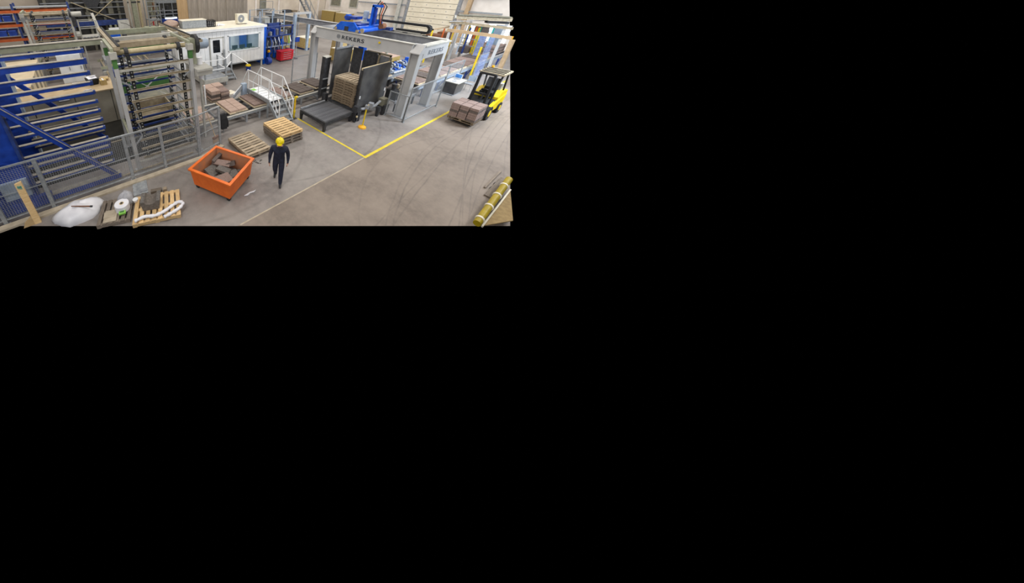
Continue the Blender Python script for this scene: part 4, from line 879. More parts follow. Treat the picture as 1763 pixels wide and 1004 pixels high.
def pallet_meshes(L, W, key, tone, nb=7):
    """boards run along x (length L), arrayed along y (width W)"""
    bw = W / nb * .70
    mb = B().box(-L / 2, L / 2, -bw / 2, bw / 2, 0, .022).mesh('deck_board'); mb.materials.append(M[tone])
    ms = B().box(-.045, .045, -W / 2, W / 2, 0, .078).mesh('stringer'); ms.materials.append(M[tone])
    return mb, ms, bw
PM = {}
def pallet(x, y, z, rz, L, W, tone, lab, grp, nb=7):
    k = (L, W, tone, nb)
    if k not in PM: PM[k] = pallet_meshes(L, W, k, tone, nb)
    mb, ms, bw = PM[k]
    t = thing('wooden_pallet', lab, 'pallet', (x, y, z), rz, grp)
    for i in range(nb): piece('deck_board', mb, t, (random.uniform(-.008, .008), -W / 2 + bw / 2 + (W - bw) * i / (nb - 1), .098))
    for i in range(3): piece('stringer', ms, t, ((L - .09) * (i - 1) / 2, 0, .02))
    for i in range(3): piece('bottom_board', mb, t, (0, (W - bw) * (i - 1) / 2, 0))
    return t
PH = .121
for i in range(10):
    pallet(10.16 + random.uniform(-.015, .015), 6.86 + random.uniform(-.015, .015), .56 + i * PH, random.uniform(-.012, .012), 1.05, 1.17, 'woodbrown' if i < 9 else 'woodold',
           'weathered pallet between the black plates, %s of the tall stack' % ORD[9 - i], 'pallets in the black press')
for i in range(4):
    pallet(6.07 + random.uniform(-.03, .03), 6.80 + random.uniform(-.02, .02), i * PH, -.055 + random.uniform(-.03, .03), 1.04, 1.22, 'woodgrey' if i < 3 else 'woodnew',
           'wooden pallet by the footbridge stair, %s of the higher stack' % ORD[3 - i], 'pallets by the footbridge', nb=8)
for i in range(2):
    pallet(4.48 + random.uniform(-.02, .02), 6.87, i * PH, .03 + random.uniform(-.02, .02), 1.0, 1.36, 'woodgrey' if i < 1 else 'woodold',
           'wooden pallet behind the orange skip, %s of the lower stack' % ORD[1 - i], 'pallets behind the skip', nb=9)
# press of black plates
ps = thing('pallet_press', 'black steel press with tall side plates around the pallet stack', 'machine', (10.8, 7.2, 0))
B().box(9.62, 11.88, 6.1, 7.7, .46, .54).ob('bed_plate', 'black', ps)
for x in (9.75, 11.85):
    for y in (6.2, 7.6): B().box(x - .07, x + .07, y - .07, y + .07, 0, .46).ob('leg', 'black', ps)
q = B().box(9.78, 11.85, 6.12, 6.18, .55, 2.40).ob('side_plate', 'blackplate', ps)
B().box(9.78, 11.85, 6.18, 6.25, 2.32, 2.40).ob('edge_angle', 'beigesteel', q)
for x in (9.80, 10.5, 11.2, 11.8): B().box(x - .04, x + .04, 6.18, 6.28, .55, 2.32).ob('rib', 'black', q)
for x, z in ((9.86, 1.05), (11.78, 1.05)): B().box(x - .03, x + .03, 6.10, 6.12, z - .05, z + .09).ob('white_sensor', 'white', q)
q = B().box(10.0, 11.25, 7.90, 7.96, .55, 2.90).ob('side_plate', 'blackplate', ps); B().box(10.0, 11.25, 7.86, 7.90, 2.84, 2.92).ob('edge_angle', 'greydark', q)
q = B().box(9.65, 10.05, 8.15, 8.35, .45, 2.45).ob('rear_post_box', 'black', ps); B().box(9.65, 10.05, 8.12, 8.38, 2.42, 2.47).ob('edge_cap', 'offwhite', q)
for z in (.85, 1.35): B().box(9.64, 9.98, 8.10, 8.15, z, z + .04).ob('rung', 'galv', q)
q = B().box(11.9, 11.96, 6.95, 7.65, .55, 2.62).ob('back_plate', 'black', ps)
q = B().box(11.9, 11.96, 7.75, 8.3, .55, 2.65).ob('back_plate', 'black', ps)
fr = B(); fr.box(12.0, 12.06, 6.3, 6.36, .55, 2.62); fr.box(12.0, 12.06, 6.85, 6.92, .55, 2.62); fr.box(12.0, 12.06, 7.5, 7.56, .55, 2.6); fr.box(12.0, 12.08, 6.3, 7.56, 2.55, 2.64); fr.ob('back_frame', 'brownsteel', ps)
B().box(12.10, 12.14, 6.3, 7.5, .55, 2.5).ob('frame_filling', 'greydark', ps)
b = B(); b.box(12.15, 12.45, 7.9, 8.2, 2.0, 2.98); b.ob('blue_guide', 'blue2', ps)
for k, (x, y) in enumerate(((9.62, 6.02), (9.62, 7.85))):
    B().box(x - .1, x + .1, y - .12, y + .1, .05, .75).ob('hinge_block', 'black', ps); B().tube((x - .05, y - .16, .3), (x - .05, y - .1, .3), .05, 10).ob('roller_pin', 'beigesteel', ps)
for x in (9.55, 9.8): B().hexa([(x - .04, 5.9, 0), (x + .04, 5.9, 0), (x + .04, 6.0, 0), (x - .04, 6.0, 0)], [(x - .06, 5.9, .5), (x + .06, 5.9, .5), (x + .06, 6.05, .5), (x - .06, 6.05, .5)]).ob('front_foot', 'black', ps)
B().sweep([(9.9, 5.98, .55), (10.4, 5.92, .5), (10.8, 5.85, .55), (11.1, 5.82, .72)], .06, 8).ob('hydraulic_arm', 'greydark', ps)
B().obox((10.45, 5.86, .66), (.22, .2, .22), rz=.3).ob('valve_block', 'greydark', ps); B().obox((11.4, 5.85, .62), (.36, .28, .34)).ob('valve_block', 'midmachine', ps)
for x, y in ((10.95, 5.75), (11.3, 5.7), (11.55, 5.7)): B().hexa([(x - .05, y - .05, 0), (x + .05, y - .05, 0), (x + .05, y + .05, 0), (x - .05, y + .05, 0)], [(x - .08, y - .08, .5), (x + .08, y - .08, .5), (x + .08, y + .08, .5), (x - .08, y + .08, .5)]).ob('front_foot', 'black', ps)
# outfeed roller section with a pump unit
of = thing('outfeed_track', 'short grey roller track between the black press and the gantry column', 'conveyor', (12.6, 6.1, 0))
for y in (5.55, 6.15): B().box(11.95, 14.0, y, y + .06, .44, .56).ob('side_rail', 'greydark', of)
rl = B().tube((0, -.28, 0), (0, .28, 0), .035, 8).mesh('roller'); rl.materials.append(M['galv'])
for k in range(13): piece('roller', rl, of, (12.05 + .15 * k - 12.6, -.22, .52))
for x in (12.1, 13.8):
    for y in (5.58, 6.18): B().box(x - .04, x + .04, y - .03, y + .03, 0, .44).ob('leg', 'black', of)
pu = thing('pump_unit', 'black hydraulic pump unit with brass valves beside the gantry column', 'pump', (12.5, 5.95, .56))
B().box(12.12, 12.85, 5.66, 6.2, .56, 1.0).ob('tank', 'rubber', pu)
for x, y, r, h in ((12.3, 5.95, .1, .25), (12.65, 5.95, .08, .2)): B().tube((x, y, .99), (x, y, .99 + h), r, 12).ob('valve', 'brownsteel' if r < .1 else 'black', pu)
B().lathe([(.13, .0), (.13, .05), (.06, .06)], (12.3, 5.95, 1.23), 12).ob('hand_wheel', 'black', pu)
B().sweep([(12.45, 5.75, .98), (12.55, 5.65, 1.15), (12.75, 5.7, 1.0)], .03, 6).ob('hose', 'beigesteel', pu)
# light barrier posts
for (x, y, lab, m1) in ((7.50, 7.72, 'yellow light barrier post at the foot of the footbridge stair', 'yellow'), (9.43, 5.45, 'slim orange-yellow post with round base before the black press', 'safety')):
    t = thing('barrier_post', lab, 'post', (x, y, 0))
    if m1 == 'yellow':
        B().box(x - .028, x + .028, y - .028, y + .028, .03, 1.1).ob('column', 'yellow', t); B().box(x - .04, x + .04, y - .04, y + .04, .28, .40).ob('clamp', 'yellow', t)
        B().box(x - .05, x + .1, y - .06, y + .03, 1.03, 1.1).ob('head', 'yellow', t); B().box(x - .02, x + .02, y - .034, y - .028, .5, .95).ob('lens_strip', 'safety', t); B().box(x - .12, x + .12, y - .1, y + .1, 0, .03).ob('base', 'black', t)
    else:
        B().lathe([(.17, 0), (.16, .05), (.06, .1), (.03, .11)], (x, y, 0), 14).ob('base', 'safety', t); B().tube((x, y, .1), (x + .03, y, .92), .028, 10).ob('column', 'yellow', t)
        B().obox((x + .03, y, .98), (.16, .13, .16), rz=.3).ob('head', 'greydark', t); B().tube((x + .03, y - .05, 1.06), (x + .03, y - .05, 1.11), .03, 8).ob('eye', 'beigesteel', t)

# ================================================================== GANTRY
ga = thing('stacker_gantry', 'big light grey stacker gantry with dark lettering on its beam', 'gantry', (12.9, 8.0, 0))
GX0, GX1, GY0, GY1 = 11.70, 14.15, 4.95, 11.2
def gcol(x0, x1, y0, y1, top, first):
    b = B(); b.hcol(x0, x1, y0, y1, 0, top, .03, 'y'); c = b.ob('column', 'grey', ga)
    B().box(x0 - .08, x1 + .08, y0 - .08, y1 + .08, 0, .025).ob('base_plate', 'greydark', c)
    return c
for y0, y1 in ((4.98, 5.36), (10.85, 11.2)):
    c = gcol(GX0 - .02, GX0 + .30, y0, y1, 3.02, True)
    b = B(); b.prism([(GX0 - .06, 2.98), (GX0 - .06, 3.02), (GX0 + .24, 3.36), (GX0 + .34, 3.36), (GX0 + .34, 2.98)], 'y', y0 - .02, y1 + .02); b.ob('cap', 'grey', c)
for y0, y1 in ((4.98, 5.36), (10.85, 11.2)): gcol(GX1 - .1, GX1 + .2, y0, y1, 3.0, False)
fbm = B().box(GX0 + .02, GX0 + .06, 5.36, 10.85, 2.84, 3.34).ob('front_beam', 'grey', ga)
b = B(); b.box(GX0 - .02, GX0 + .20, 5.3, 10.9, 3.34, 3.37); b.ob('beam_flange', 'offwhite', fbm); B().box(GX0 + .0, GX0 + .2, 5.36, 10.85, 2.80, 2.84).ob('beam_flange', 'grey', fbm)
sbm = B().box(GX0 + .32, GX1 + .12, GY0 + .02, GY0 + .08, 2.76, 3.26).ob('side_beam', 'grey', ga)
b = B(); b.box(GX0 + .3, GX1 + .2, GY0 - .02, GY0 + .3, 3.26, 3.32); b.ob('beam_flange', 'offwhite', sbm)
B().box(GX0 + .32, GX1 + .2, GY1 - .12, GY1 - .04, 2.78, 3.3).ob('side_beam', 'grey', ga)
rbm = B().box(GX1 + .02, GX1 + .08, GY0 + .1, GY1, 2.85, 3.30).ob('rear_beam', 'greydark', ga); B().box(GX1 - .06, GX1 + .2, GY0 + .1, GY1, 3.30, 3.36).ob('beam_flange', 'offwhite', rbm)
for y in (5.9, 6.9, 7.6): B().box(GX1 - .05, GX1 + .0, y, y + .25, 3.36, 3.40).ob('stop_block', 'black', rbm)
B().box(12.5, 12.6, 5.1, 11.0, 3.0, 3.12).ob('cable_tray', 'galv', ga)
B().tube((GX0 + .0, 6.84, 3.16), (GX0 - .03, 6.84, 3.16), .05, 10).ob('signal_lamp', 'yellow', fbm)
# lettering and ring emblem
add_text('REKERS', .25, 'lettering', 'letter', fbm, (0, -1, 0), (0, 0, 1), (GX0 + .015, 9.0, 2.98), 1.34)
add_text('REKERS', .27, 'lettering', 'lettergrey', sbm, (1, 0, 0), (0, 0, 1), (12.42, GY0 + .015, 2.90), 1.36)
b = B()
for k in range(20):
    a0 = 2 * math.pi * k / 20; a1 = 2 * math.pi * (k + 1) / 20
    b.bar((GX0 + .012, 9.22 + .1 * math.cos(a0), 3.08 + .1 * math.sin(a0)), (GX0 + .012, 9.22 + .1 * math.cos(a1), 3.08 + .1 * math.sin(a1)), .012, .018, up=(1, 0, 0))
for k in (-1, 0, 1): b.bar((GX0 + .012, 9.22 - .075, 3.08 + .04 * k), (GX0 + .012, 9.22 + .075, 3.08 + .04 * k), .01, .018, up=(1, 0, 0))
b.bar((GX0 + .012, 9.22, 3.0), (GX0 + .012, 9.22, 3.16), .01, .018, up=(1, 0, 0)); b.ob('ring_emblem', 'lettergrey', fbm)
# blue trolley riding on the gantry
tr = thing('gantry_trolley', 'bright blue trolley with grey motor riding on the gantry beams', 'trolley', (12.9, 9.0, 3.36))
for x in (11.85, 14.1): q = B().prism([(9.75, 3.40), (9.30, 3.82), (8.50, 3.86), (8.05, 3.42)], 'x', x - .05, x + .05).ob('side_plate', 'blue2', tr); B().box(x - .06, x + .06, 8.75, 9.0, 3.40, 3.62).ob('plate_opening', 'black', q)
for x in (11.85, 14.1):
    for y in (8.2, 9.55): B().tube((x - .09, y, 3.457), (x + .09, y, 3.457), .085, 12).ob('wheel', 'brownsteel', tr)
for y in (8.25, 9.45): B().box(11.9, 14.05, y - .12, y + .12, 3.44, 3.66).ob('cross_beam', 'blue2', tr)
for y in (8.02,): B().tube((11.95, y, 3.50), (13.9, y, 3.50), .10, 12).ob('tie_roller', 'blue2', tr); B().tube((11.93, y, 3.50), (11.9, y, 3.50), .12, 12).ob('roller_cap', 'brownsteel', tr)
B().box(12.3, 13.7, 8.5, 9.2, 3.55, 3.72).ob('deck', 'blue', tr)
B().lathe([(.20, 0), (.20, .05), (.10, .08), (.10, .14), (.08, .16), (.08, .22), (.13, .23), (.14, .26), (.14, .56), (.11, .60), (.04, .61)], (13.1, 8.75, 3.72), 16).ob('motor', 'steelpipe', tr)
B().box(12.9, 13.5, 9.2, 9.95, 3.84, 3.98).ob('hoist_arm', 'blue', tr); B().box(13.05, 13.3, 9.8, 10.0, 3.74, 4.04).ob('arm_head', 'blue2', tr)
B().box(13.55, 13.75, 8.5, 8.65, 3.72, 4.1).ob('gear_box', 'black', tr); B().tube((13.3, 8.45, 3.72), (13.3, 8.45, 4.05), .06, 8).ob('spring', 'tan', tr)
b = B(); b.box(13.0, 13.22, 8.3, 8.42, 3.6, 4.62); b.box(13.0, 13.22, 7.9, 8.42, 4.55, 4.66); b.ob('mast', 'blue2', tr); B().box(13.05, 13.17, 8.18, 8.30, 3.7, 4.5).ob('mast_web', 'blue', tr)
for k, m_ in enumerate(('rubber', 'orangebeam', 'rubber')): B().sweep([(13.1, 8.2 - .1 * k, 4.66), (13.1, 8.1 - .12 * k, 4.85 - .05 * k), (13.1, 7.95 - .13 * k, 4.6), (13.1, 8.0 - .1 * k, 4.2), (13.1, 7.9 - .05 * k, 3.75)], .028, 6).ob('cable_loop', m_, tr)
B().tube((13.2, 7.85, 3.65), (13.5, 7.85, 3.65), .14, 14).ob('cable_drum', 'brown', tr); B().box(13.6, 13.9, 7.55, 7.8, 3.44, 3.58).ob('front_plate', 'bluedark', tr)
# energy chain: links in a row
ch = thing('energy_chain', 'black cable drag chain bent back over the rear gantry beam', 'cable chain', (14.35, 7.2, 3.45))
lk = B(); lk.box(-.11, .11, -.03, .03, -.05, -.035); lk.box(-.11, .11, -.03, .03, .035, .05); lk.box(-.12, -.09, -.04, .04, -.05, .05); lk.box(.09, .12, -.04, .04, -.05, .05)
lkm = lk.mesh('link'); lkm.materials.append(M['rubber'])
pts = []; rr = .17; zc = 3.63
y = 8.6
while y > 6.15: pts.append((y, zc + rr, 0)); y -= .085
for k in range(8): a = math.pi * (k + .5) / 8; pts.append((6.15 - rr * math.sin(a), zc + rr * math.cos(a), a))
y = 6.2
while y < 7.6: pts.append((y, zc - rr, 0)); y += .085
for (y, z, a) in pts: piece('link', lkm, ch, (0, y - 7.2, z - 3.45), rot=(a, 0, 0))
B().box(14.2, 14.5, 6.3, 9.0, 3.38, 3.43).ob('chain_tray', 'offwhite', ch)
# clear guard fence at the gantry foot
def guard(name, lab, a, c, h=1.65, posts=2, tone='acrylic', fm='galv'):
    t = thing(name, lab, 'guard fence', ((a[0] + c[0]) / 2, (a[1] + c[1]) / 2, 0))
    a = Vector((a[0], a[1], 0)); c = Vector((c[0], c[1], 0))
    for i in range(posts):
        p = a.lerp(c, i / (posts - 1)); q = B().box(p.x - .025, p.x + .025, p.y - .025, p.y + .025, 0, h).ob('post', fm, t); B().box(p.x - .06, p.x + .06, p.y - .06, p.y + .06, 0, .012).ob('foot_plate', fm, q)
    for z in (.12, h - .02): B().bar((a.x, a.y, z), (c.x, c.y, z), .04, .04).ob('rail', fm, t)
    for i in range(posts - 1):
        p = a.lerp(c, i / (posts - 1)); q = a.lerp(c, (i + 1) / (posts - 1))
        B().bar((p.x, p.y, h / 2 + .05), (q.x, q.y, h / 2 + .05), .006, h - .2).ob('panel', tone, t)
    return t
guard('guard_fence', 'clear guard panel in grey frame along the yellow line by the gantry', (11.40, 4.72), (14.55, 4.72))
guard('guard_fence', 'clear guard panel in front of the left gantry column', (10.55, 11.35), (12.6, 11.35))
guard('guard_fence', 'short clear guard panel between the right gantry column and the outfeed track', (11.40, 4.75), (11.40, 5.6), h=1.25)

# ================================================================== RIGHT: SLAB LINE, PACKING STATION
lc = thing('slab_conveyor', 'long slab conveyor running towards the bright right end', 'conveyor', (22.5, 6.5, 0))
for y in (5.75, 7.25): q = B().box(14.6, 29.2, y, y + .08, .55, .72).ob('side_rail', 'steelpipe', lc); B().box(14.6, 29.2, y - .03, y + .11, .72, .75).ob('rail_flange', 'galv', q)
for x in (15.2, 17.0, 19.0, 21.0, 23.0, 25.0, 27.0, 28.3):
    for y in (5.79, 7.29): B().box(x - .05, x + .05, y - .04, y + .04, 0, .55).ob('leg', 'bluedark', lc)
    B().bar((x, 5.8, .1), (x + .8, 5.8, .5), .04, .04).ob('brace', 'bluedark', lc)
for y in (6.1, 6.9): B().box(14.6, 29.2, y, y + .1, .62, .74).ob('chain_track', 'black', lc)
random.seed(21)
for i in range(9):
    x0 = 14.75 + 1.28 * i
    board_with_pavers(10 + i, x0, x0 + 1.05, 5.92, 7.2, ['paver', 'paverdark', 'paver'][i % 3], 2, 3, '%s from gantry on the slab conveyor' % ['first', 'second', 'third', 'fourth', 'fifth', 'sixth', 'seventh', 'eighth', 'ninth', 'tenth', 'eleventh'][i], z=.75, th=.06)
for i in range(2):
    for L_ in range(5):
        for k in range(2):
            slab_thing(26.4 + 1.3 * i + .5 * k - .25, 6.55, .86 + L_ * .122, .48, 1.2, .12, 0, 'paverdark' if L_ % 2 else 'paver', 'dark slab, %s side, %s layer of the %s stack on the conveyor end' % (['left', 'right'][k], ORD[4 - L_].replace(' from the top', ''), ['nearer', 'farther'][i]), 'slabs stacked on the conveyor end')
# second feed line crossing behind the gantry: dark boards and a tan board stack
t = thing('feed_conveyor', 'dark feed conveyor behind the gantry with blue drive parts', 'conveyor', (16.2, 8.4, 0))
for y in (7.7, 8.95): B().box(13.0, 19.5, y, y + .08, .45, .62).ob('side_rail', 'greydark', t)
for x in (13.4, 15.2, 17.0, 18.8):
    for y in (7.74, 8.99): B().box(x - .05, x + .05, y - .04, y + .04, 0, .45).ob('leg', 'black', t)
B().box(13.0, 19.5, 7.78, 8.95, .5, .56).ob('bed', 'black', t)
board_with_pavers(30, 13.2, 14.2, 7.82, 8.9, 'paver', 2, 3, 'on the feed conveyor by the press', z=.62, th=.07)
board_with_pavers(31, 14.5, 15.4, 7.82, 8.9, 'paverdark', 2, 3, 'on the feed conveyor under the gantry', z=.62, th=.07)
hy = thing('hydraulic_drive', 'cluster of blue and silver hydraulic cylinders behind the gantry', 'machine', (17.0, 8.4, .56))
random.seed(8)
B().box(15.7, 18.9, 7.9, 8.9, .565, .68).ob('base_plate', 'steelpipe', hy)
for i in range(9):
    x = 15.8 + .33 * i; B().tube((x, 7.95, .78 + .05 * (i % 3)), (x + .25, 8.8, .92), .055, 10).ob('cylinder', ['chrome', 'blue2', 'steelpipe'][i % 3], hy); B().box(x - .08, x + .12, 8.1 + .1 * (i % 3), 8.35 + .1 * (i % 3), .68, .92 + .1 * (i % 2)).ob('valve_block', ['galv', 'greydark', 'black', 'blue2'][i % 4], hy)
B().tube((15.7, 7.86, .70), (17.5, 7.86, .70), .06, 10).ob('long_cylinder', 'chrome', hy); B().box(18.2, 18.7, 8.0, 8.6, .68, 1.2).ob('gear_motor', 'blue2', hy)
for i in range(5): x = 16.0 + .5 * i; B().sweep(B.smooth([(x, 8.0, .8), (x + .1, 8.2, 1.1), (x + .3, 8.5, 1.0), (x + .35, 8.7, .8)]), .025, 6).ob('hose', ['rubber', 'steelpipe'][i % 2], hy)
for i in range(2):
    t = thing('board_stack', ['flat tan board stack with a pale top behind the gantry beam', 'small tan board stack with dark top left of the gantry middle'][i], 'stack', ((17.5, 9.7, 0), (17.0, 12.8, 0))[i])
    x, y, sx, sy, z0, z1 = ((17.5, 9.75, 2.6, 1.05, .78, 1.06), (17.0, 12.8, 1.3, 1.3, .2, 1.1))[i]
    B().box(x - sx / 2, x + sx / 2, y - sy / 2, y + sy / 2, z0, z1).ob('boards', 'boardstack', t); B().box(x - sx / 2 + .03, x + sx / 2 - .03, y - sy / 2 + .03, y + sy / 2 - .03, z1, z1 + .03).ob('top_sheet', 'paverpink' if i == 0 else 'creamroof', t)
    for k in (-1, 1): B().box(x + k * sx * .35 - .06, x + k * sx * .35 + .06, y - sy / 2, y + sy / 2, 0, z0).ob('bearer', 'woodgrey', t)
for i, (x, y, m_, lb) in enumerate(((17.2, 9.9, 'red', 'small red spool on the flat tan board stack'), (17.6, 9.85, 'paverpink', 'small pale spool on the flat tan board stack'), (17.95, 9.8, 'greengrey', 'small grey-green spool on the flat tan board stack'))):
    t = thing('spool', lb, 'spool', (x, y, 1.09)); B().lathe([(.12, 0), (.12, .03), (.07, .04), (.07, .2), (.12, .21), (.12, .24)], (x, y, 1.09), 12).ob('core', m_, t); B().lathe([(.09, .05), (.09, .19)], (x, y, 1.09), 12).ob('winding', 'offwhite', t)
# packing station: beams, posts, light curtain columns
pk = thing('packing_station', 'tall packing station of pale beams over the slab conveyor at the right', 'machine', (23.5, 6.8, 0))
for x, y, h in ((23.0, 8.25, 3.0), (23.0, 5.25, 3.0), (26.5, 8.25, 3.5), (26.5, 6.05, 3.4), (24.7, 8.3, 3.2)): B().box(x - .07, x + .07, y - .07, y + .07, 0, h).ob('post', 'grey', pk)
B().box(22.9, 23.1, 4.75, 8.4, 2.52, 2.72).ob('front_beam', 'tan', pk); B().box(24.4, 24.6, 5.2, 9.0, 2.94, 3.10).ob('middle_beam', 'brownsteel', pk)
B().bar((24.0, 8.5, 3.45), (25.8, 5.75, 3.45), .3, .22).ob('duct_beam', 'brownsteel', pk); B().bar((24.0, 8.45, 3.62), (25.7, 5.8, 3.62), .5, .05).ob('duct_cover', 'midmachine', pk)
B().bar((25.0, 6.9, 3.22), (25.9, 5.9, 3.22), .4, .12).ob('dark_hose', 'rubber', pk)
b = B(); b.add([(24.2, 8.9, 3.1), (25.2, 8.6, 3.1), (26.0, 6.9, 3.32), (25.2, 6.9, 3.32), (24.2, 8.9, 3.06), (25.2, 8.6, 3.06), (26.0, 6.9, 3.28), (25.2, 6.9, 3.28)], [(0, 1, 2, 3), (7, 6, 5, 4), (0, 4, 5, 1), (1, 5, 6, 2), (2, 6, 7, 3), (3, 7, 4, 0)]); b.ob('canopy_sheet', 'white', pk)
B().tube((24.0, 8.5, 3.45), (23.9, 8.6, 3.45), .14, 12).ob('duct_end', 'offwhite', pk)
for x, y, m_ in ((25.6, 7.9, 'yellow'), (25.9, 7.55, 'orangebeam'), (25.3, 7.2, 'yellow'), (24.8, 7.6, 'bluedark'), (26.2, 6.6, 'teal')): B().box(x - .05, x + .05, y - .05, y + .05, .8, 2.75).ob('light_column', m_, pk)
for x, y, w_, m_ in ((26.4, 7.6, .5, 'midmachine'), (25.9, 7.0, .4, 'paverdark'), (27.0, 6.5, .5, 'steelpipe')): B().box(x, x + .1, y - w_ / 2, y + w_ / 2, .85, 2.9).ob('tool_plate', m_, pk)
for y0, y1 in ((6.35, 6.75), (5.85, 6.2)): B().box(24.3, 24.33, y0, y1, .9, 2.5).ob('guard_sheet', 'guardblue', pk)
for k, (x, y, z1, m_) in enumerate(((24.0, 8.1, 2.5, 'galv'), (24.2, 7.75, 2.5, 'steelpipe'), (24.9, 6.95, 2.4, 'yellow'), (25.5, 6.35, 2.5, 'galv'), (26.0, 7.3, 2.9, 'teal'), (26.3, 6.95, 2.9, 'white'), (27.2, 7.6, 2.6, 'bluedark'), (27.6, 7.2, 2.4, 'galv'))): B().box(x - .03, x + .03, y - .03, y + .03, .8, z1).ob('slim_post', m_, pk)
for z in (1.4, 1.9): B().box(24.9, 24.96, 6.2, 8.2, z, z + .06).ob('cross_rod', 'greydark', pk)
B().box(24.9, 25.9, 7.3, 8.0, .85, 1.25).ob('dark_carriage', 'paverdark', pk); B().box(25.0, 26.4, 7.9, 8.6, 1.1, 1.3).ob('white_tray', 'white', pk)
for i, (x, y, lab) in enumerate(((20.9, 5.5, 'tall yellow post at the near end of the packing station'), (27.6, 5.65, 'orange-yellow post at the far end of the slab conveyor'), (25.2, 8.75, 'yellow post on the far side of the slab conveyor'))):
    t = thing('yellow_post', lab, 'post', (x, y, 0)); B().box(x - .04, x + .04, y - .04, y + .04, .02, 2.15).ob('shaft', 'yellow' if i != 1 else 'safety', t); B().box(x - .14, x + .14, y - .14, y + .14, 0, .02).ob('base', 'greydark', t)
guard('guard_fence', 'clear guard panel along the slab conveyor behind the gantry', (15.3, 5.55), (19.1, 5.55), h=1.6, posts=3)
guard('guard_fence', 'bluish guard panel beside the tall yellow post', (21.0, 5.40), (22.5, 5.40), h=1.65, posts=2, tone='guardblue')
# dark machine and orange rack beyond
t = thing('stacking_machine', 'brown and orange machine parts on the far side of the slab conveyor', 'machine', (24.5, 10, 0))
for k, (x, y, z0, z1, m_) in enumerate(((24.0, 9.4, 1.2, 2.0, 'brown'), (25.2, 9.8, .0, 1.6, 'paverdark'), (26.5, 9.6, 0, 1.9, 'brown'), (22.5, 9.6, 0, 1.5, 'offwhite'), (23.2, 9.3, .4, 1.0, 'greydark'))): B().box(x, x + .9, y, y + .8, z0, z1).ob('housing', m_, t)
for x in (22.6, 24.6, 26.6): B().box(x, x + .08, 9.2, 9.28, 0, 2.6).ob('post', ['orangebeam', 'yellow', 'safety'][int(x) % 3], t)
B().box(22.6, 26.7, 9.2, 9.28, 2.5, 2.6).ob('lintel', 'tan', t)
# tan building column at the right edge
o = B().box(24.1, 24.42, 4.80, 5.02, 0.02, 2.35).ob('building_column', 'tan'); struct(o); o.name = 'trim_column'; B().box(24.0, 24.5, 4.7, 5.1, 0, .02).ob('base_plate', 'greydark', o)
# bright windows in the back wall
for i, (y0, y1, z0, z1) in enumerate(((7.35, 9.0, .3, 2.2), (9.4, 10.7, .3, 2.0))):
    wn = thing('window_%d' % (3 + i), 'sunlit window', 'window', (33.95, y0, z0)); del wn['category']; wn['kind'] = 'structure'; wn['label'] = ['bright daylight window at the right end of the back wall', 'bright daylight window between column and packing station'][i]
    b = B(); b.box(33.9, 33.99, y0 - .06, y0, z0, z1); b.box(33.9, 33.99, y1, y1 + .06, z0, z1); b.box(33.9, 33.99, y0 - .06, y1 + .06, z1, z1 + .06); b.box(33.9, 33.99, y0 - .06, y1 + .06, z0 - .06, z0); b.box(33.92, 33.98, (y0 + y1) / 2 - .02, (y0 + y1) / 2 + .02, z0, z1); b.ob('window_frame', 'white', wn)
    for k in range(2): ym = y0 + (y1 - y0) * k / 2; B().box(33.96, 33.98, ym + .02, ym + (y1 - y0) / 2 - .02, z0, z1).ob('pane', 'daywindow', wn)
# desk with papers, laptop and chair
dk = thing('control_desk', 'dark control desk with papers on its pale top by the aisle', 'desk', (17.4, 5.1, 0))
B().box(16.9, 17.95, 4.85, 5.42, .05, .70).ob('cabinet', 'blackplate', dk); B().box(16.84, 18.0, 4.78, 5.46, .70, .74).ob('top', 'offwhite', dk); B().box(16.8, 17.9, 4.85, 5.42, 0, .05).ob('plinth', 'greydark', dk)
for x, y, a in ((17.1, 5.1, .3), (17.45, 5.2, -.2)): t = thing('paper_sheet', 'white paper sheet %s on the control desk' % ('nearest the front edge' if x < 17.3 else 'near the laptop'), 'paper', (x, y, .74), a); B().box(-.12, .12, -.16, .16, 0, .006).ob('sheet', 'foil', t, local=True); B().box(-.09, .09, -.12, .1, .006, .007).ob('print_block', 'lettergrey', t, local=True)
t = thing('laptop', 'open laptop with a bluish screen on the control desk', 'laptop', (17.78, 5.2, .74)); B().box(17.65, 17.9, 5.05, 5.4, .74, .76).ob('base', 'greydark', t); q = B().obox((17.93, 5.22, .88), (.02, .36, .24), ry=.2).ob('lid', 'white', t); B().obox((17.915, 5.22, .88), (.01, .32, .2), ry=.2).ob('screen', 'glassblue', q)
t = thing('chair', 'grey chair with thin steel legs beside the control desk', 'chair', (18.45, 4.75, 0)); B().box(18.25, 18.65, 4.55, 4.95, .43, .47).ob('seat', 'greydark', t); B().obox((18.66, 4.75, .72), (.03, .38, .3), ry=.1).ob('backrest', 'steelpipe', t)
for x, y in ((18.28, 4.58), (18.28, 4.92), (18.62, 4.58), (18.62, 4.92)): B().tube((x, y, 0), (x, y, .43 if x < 18.5 else .8), .014, 6).ob('leg', 'chrome', t)

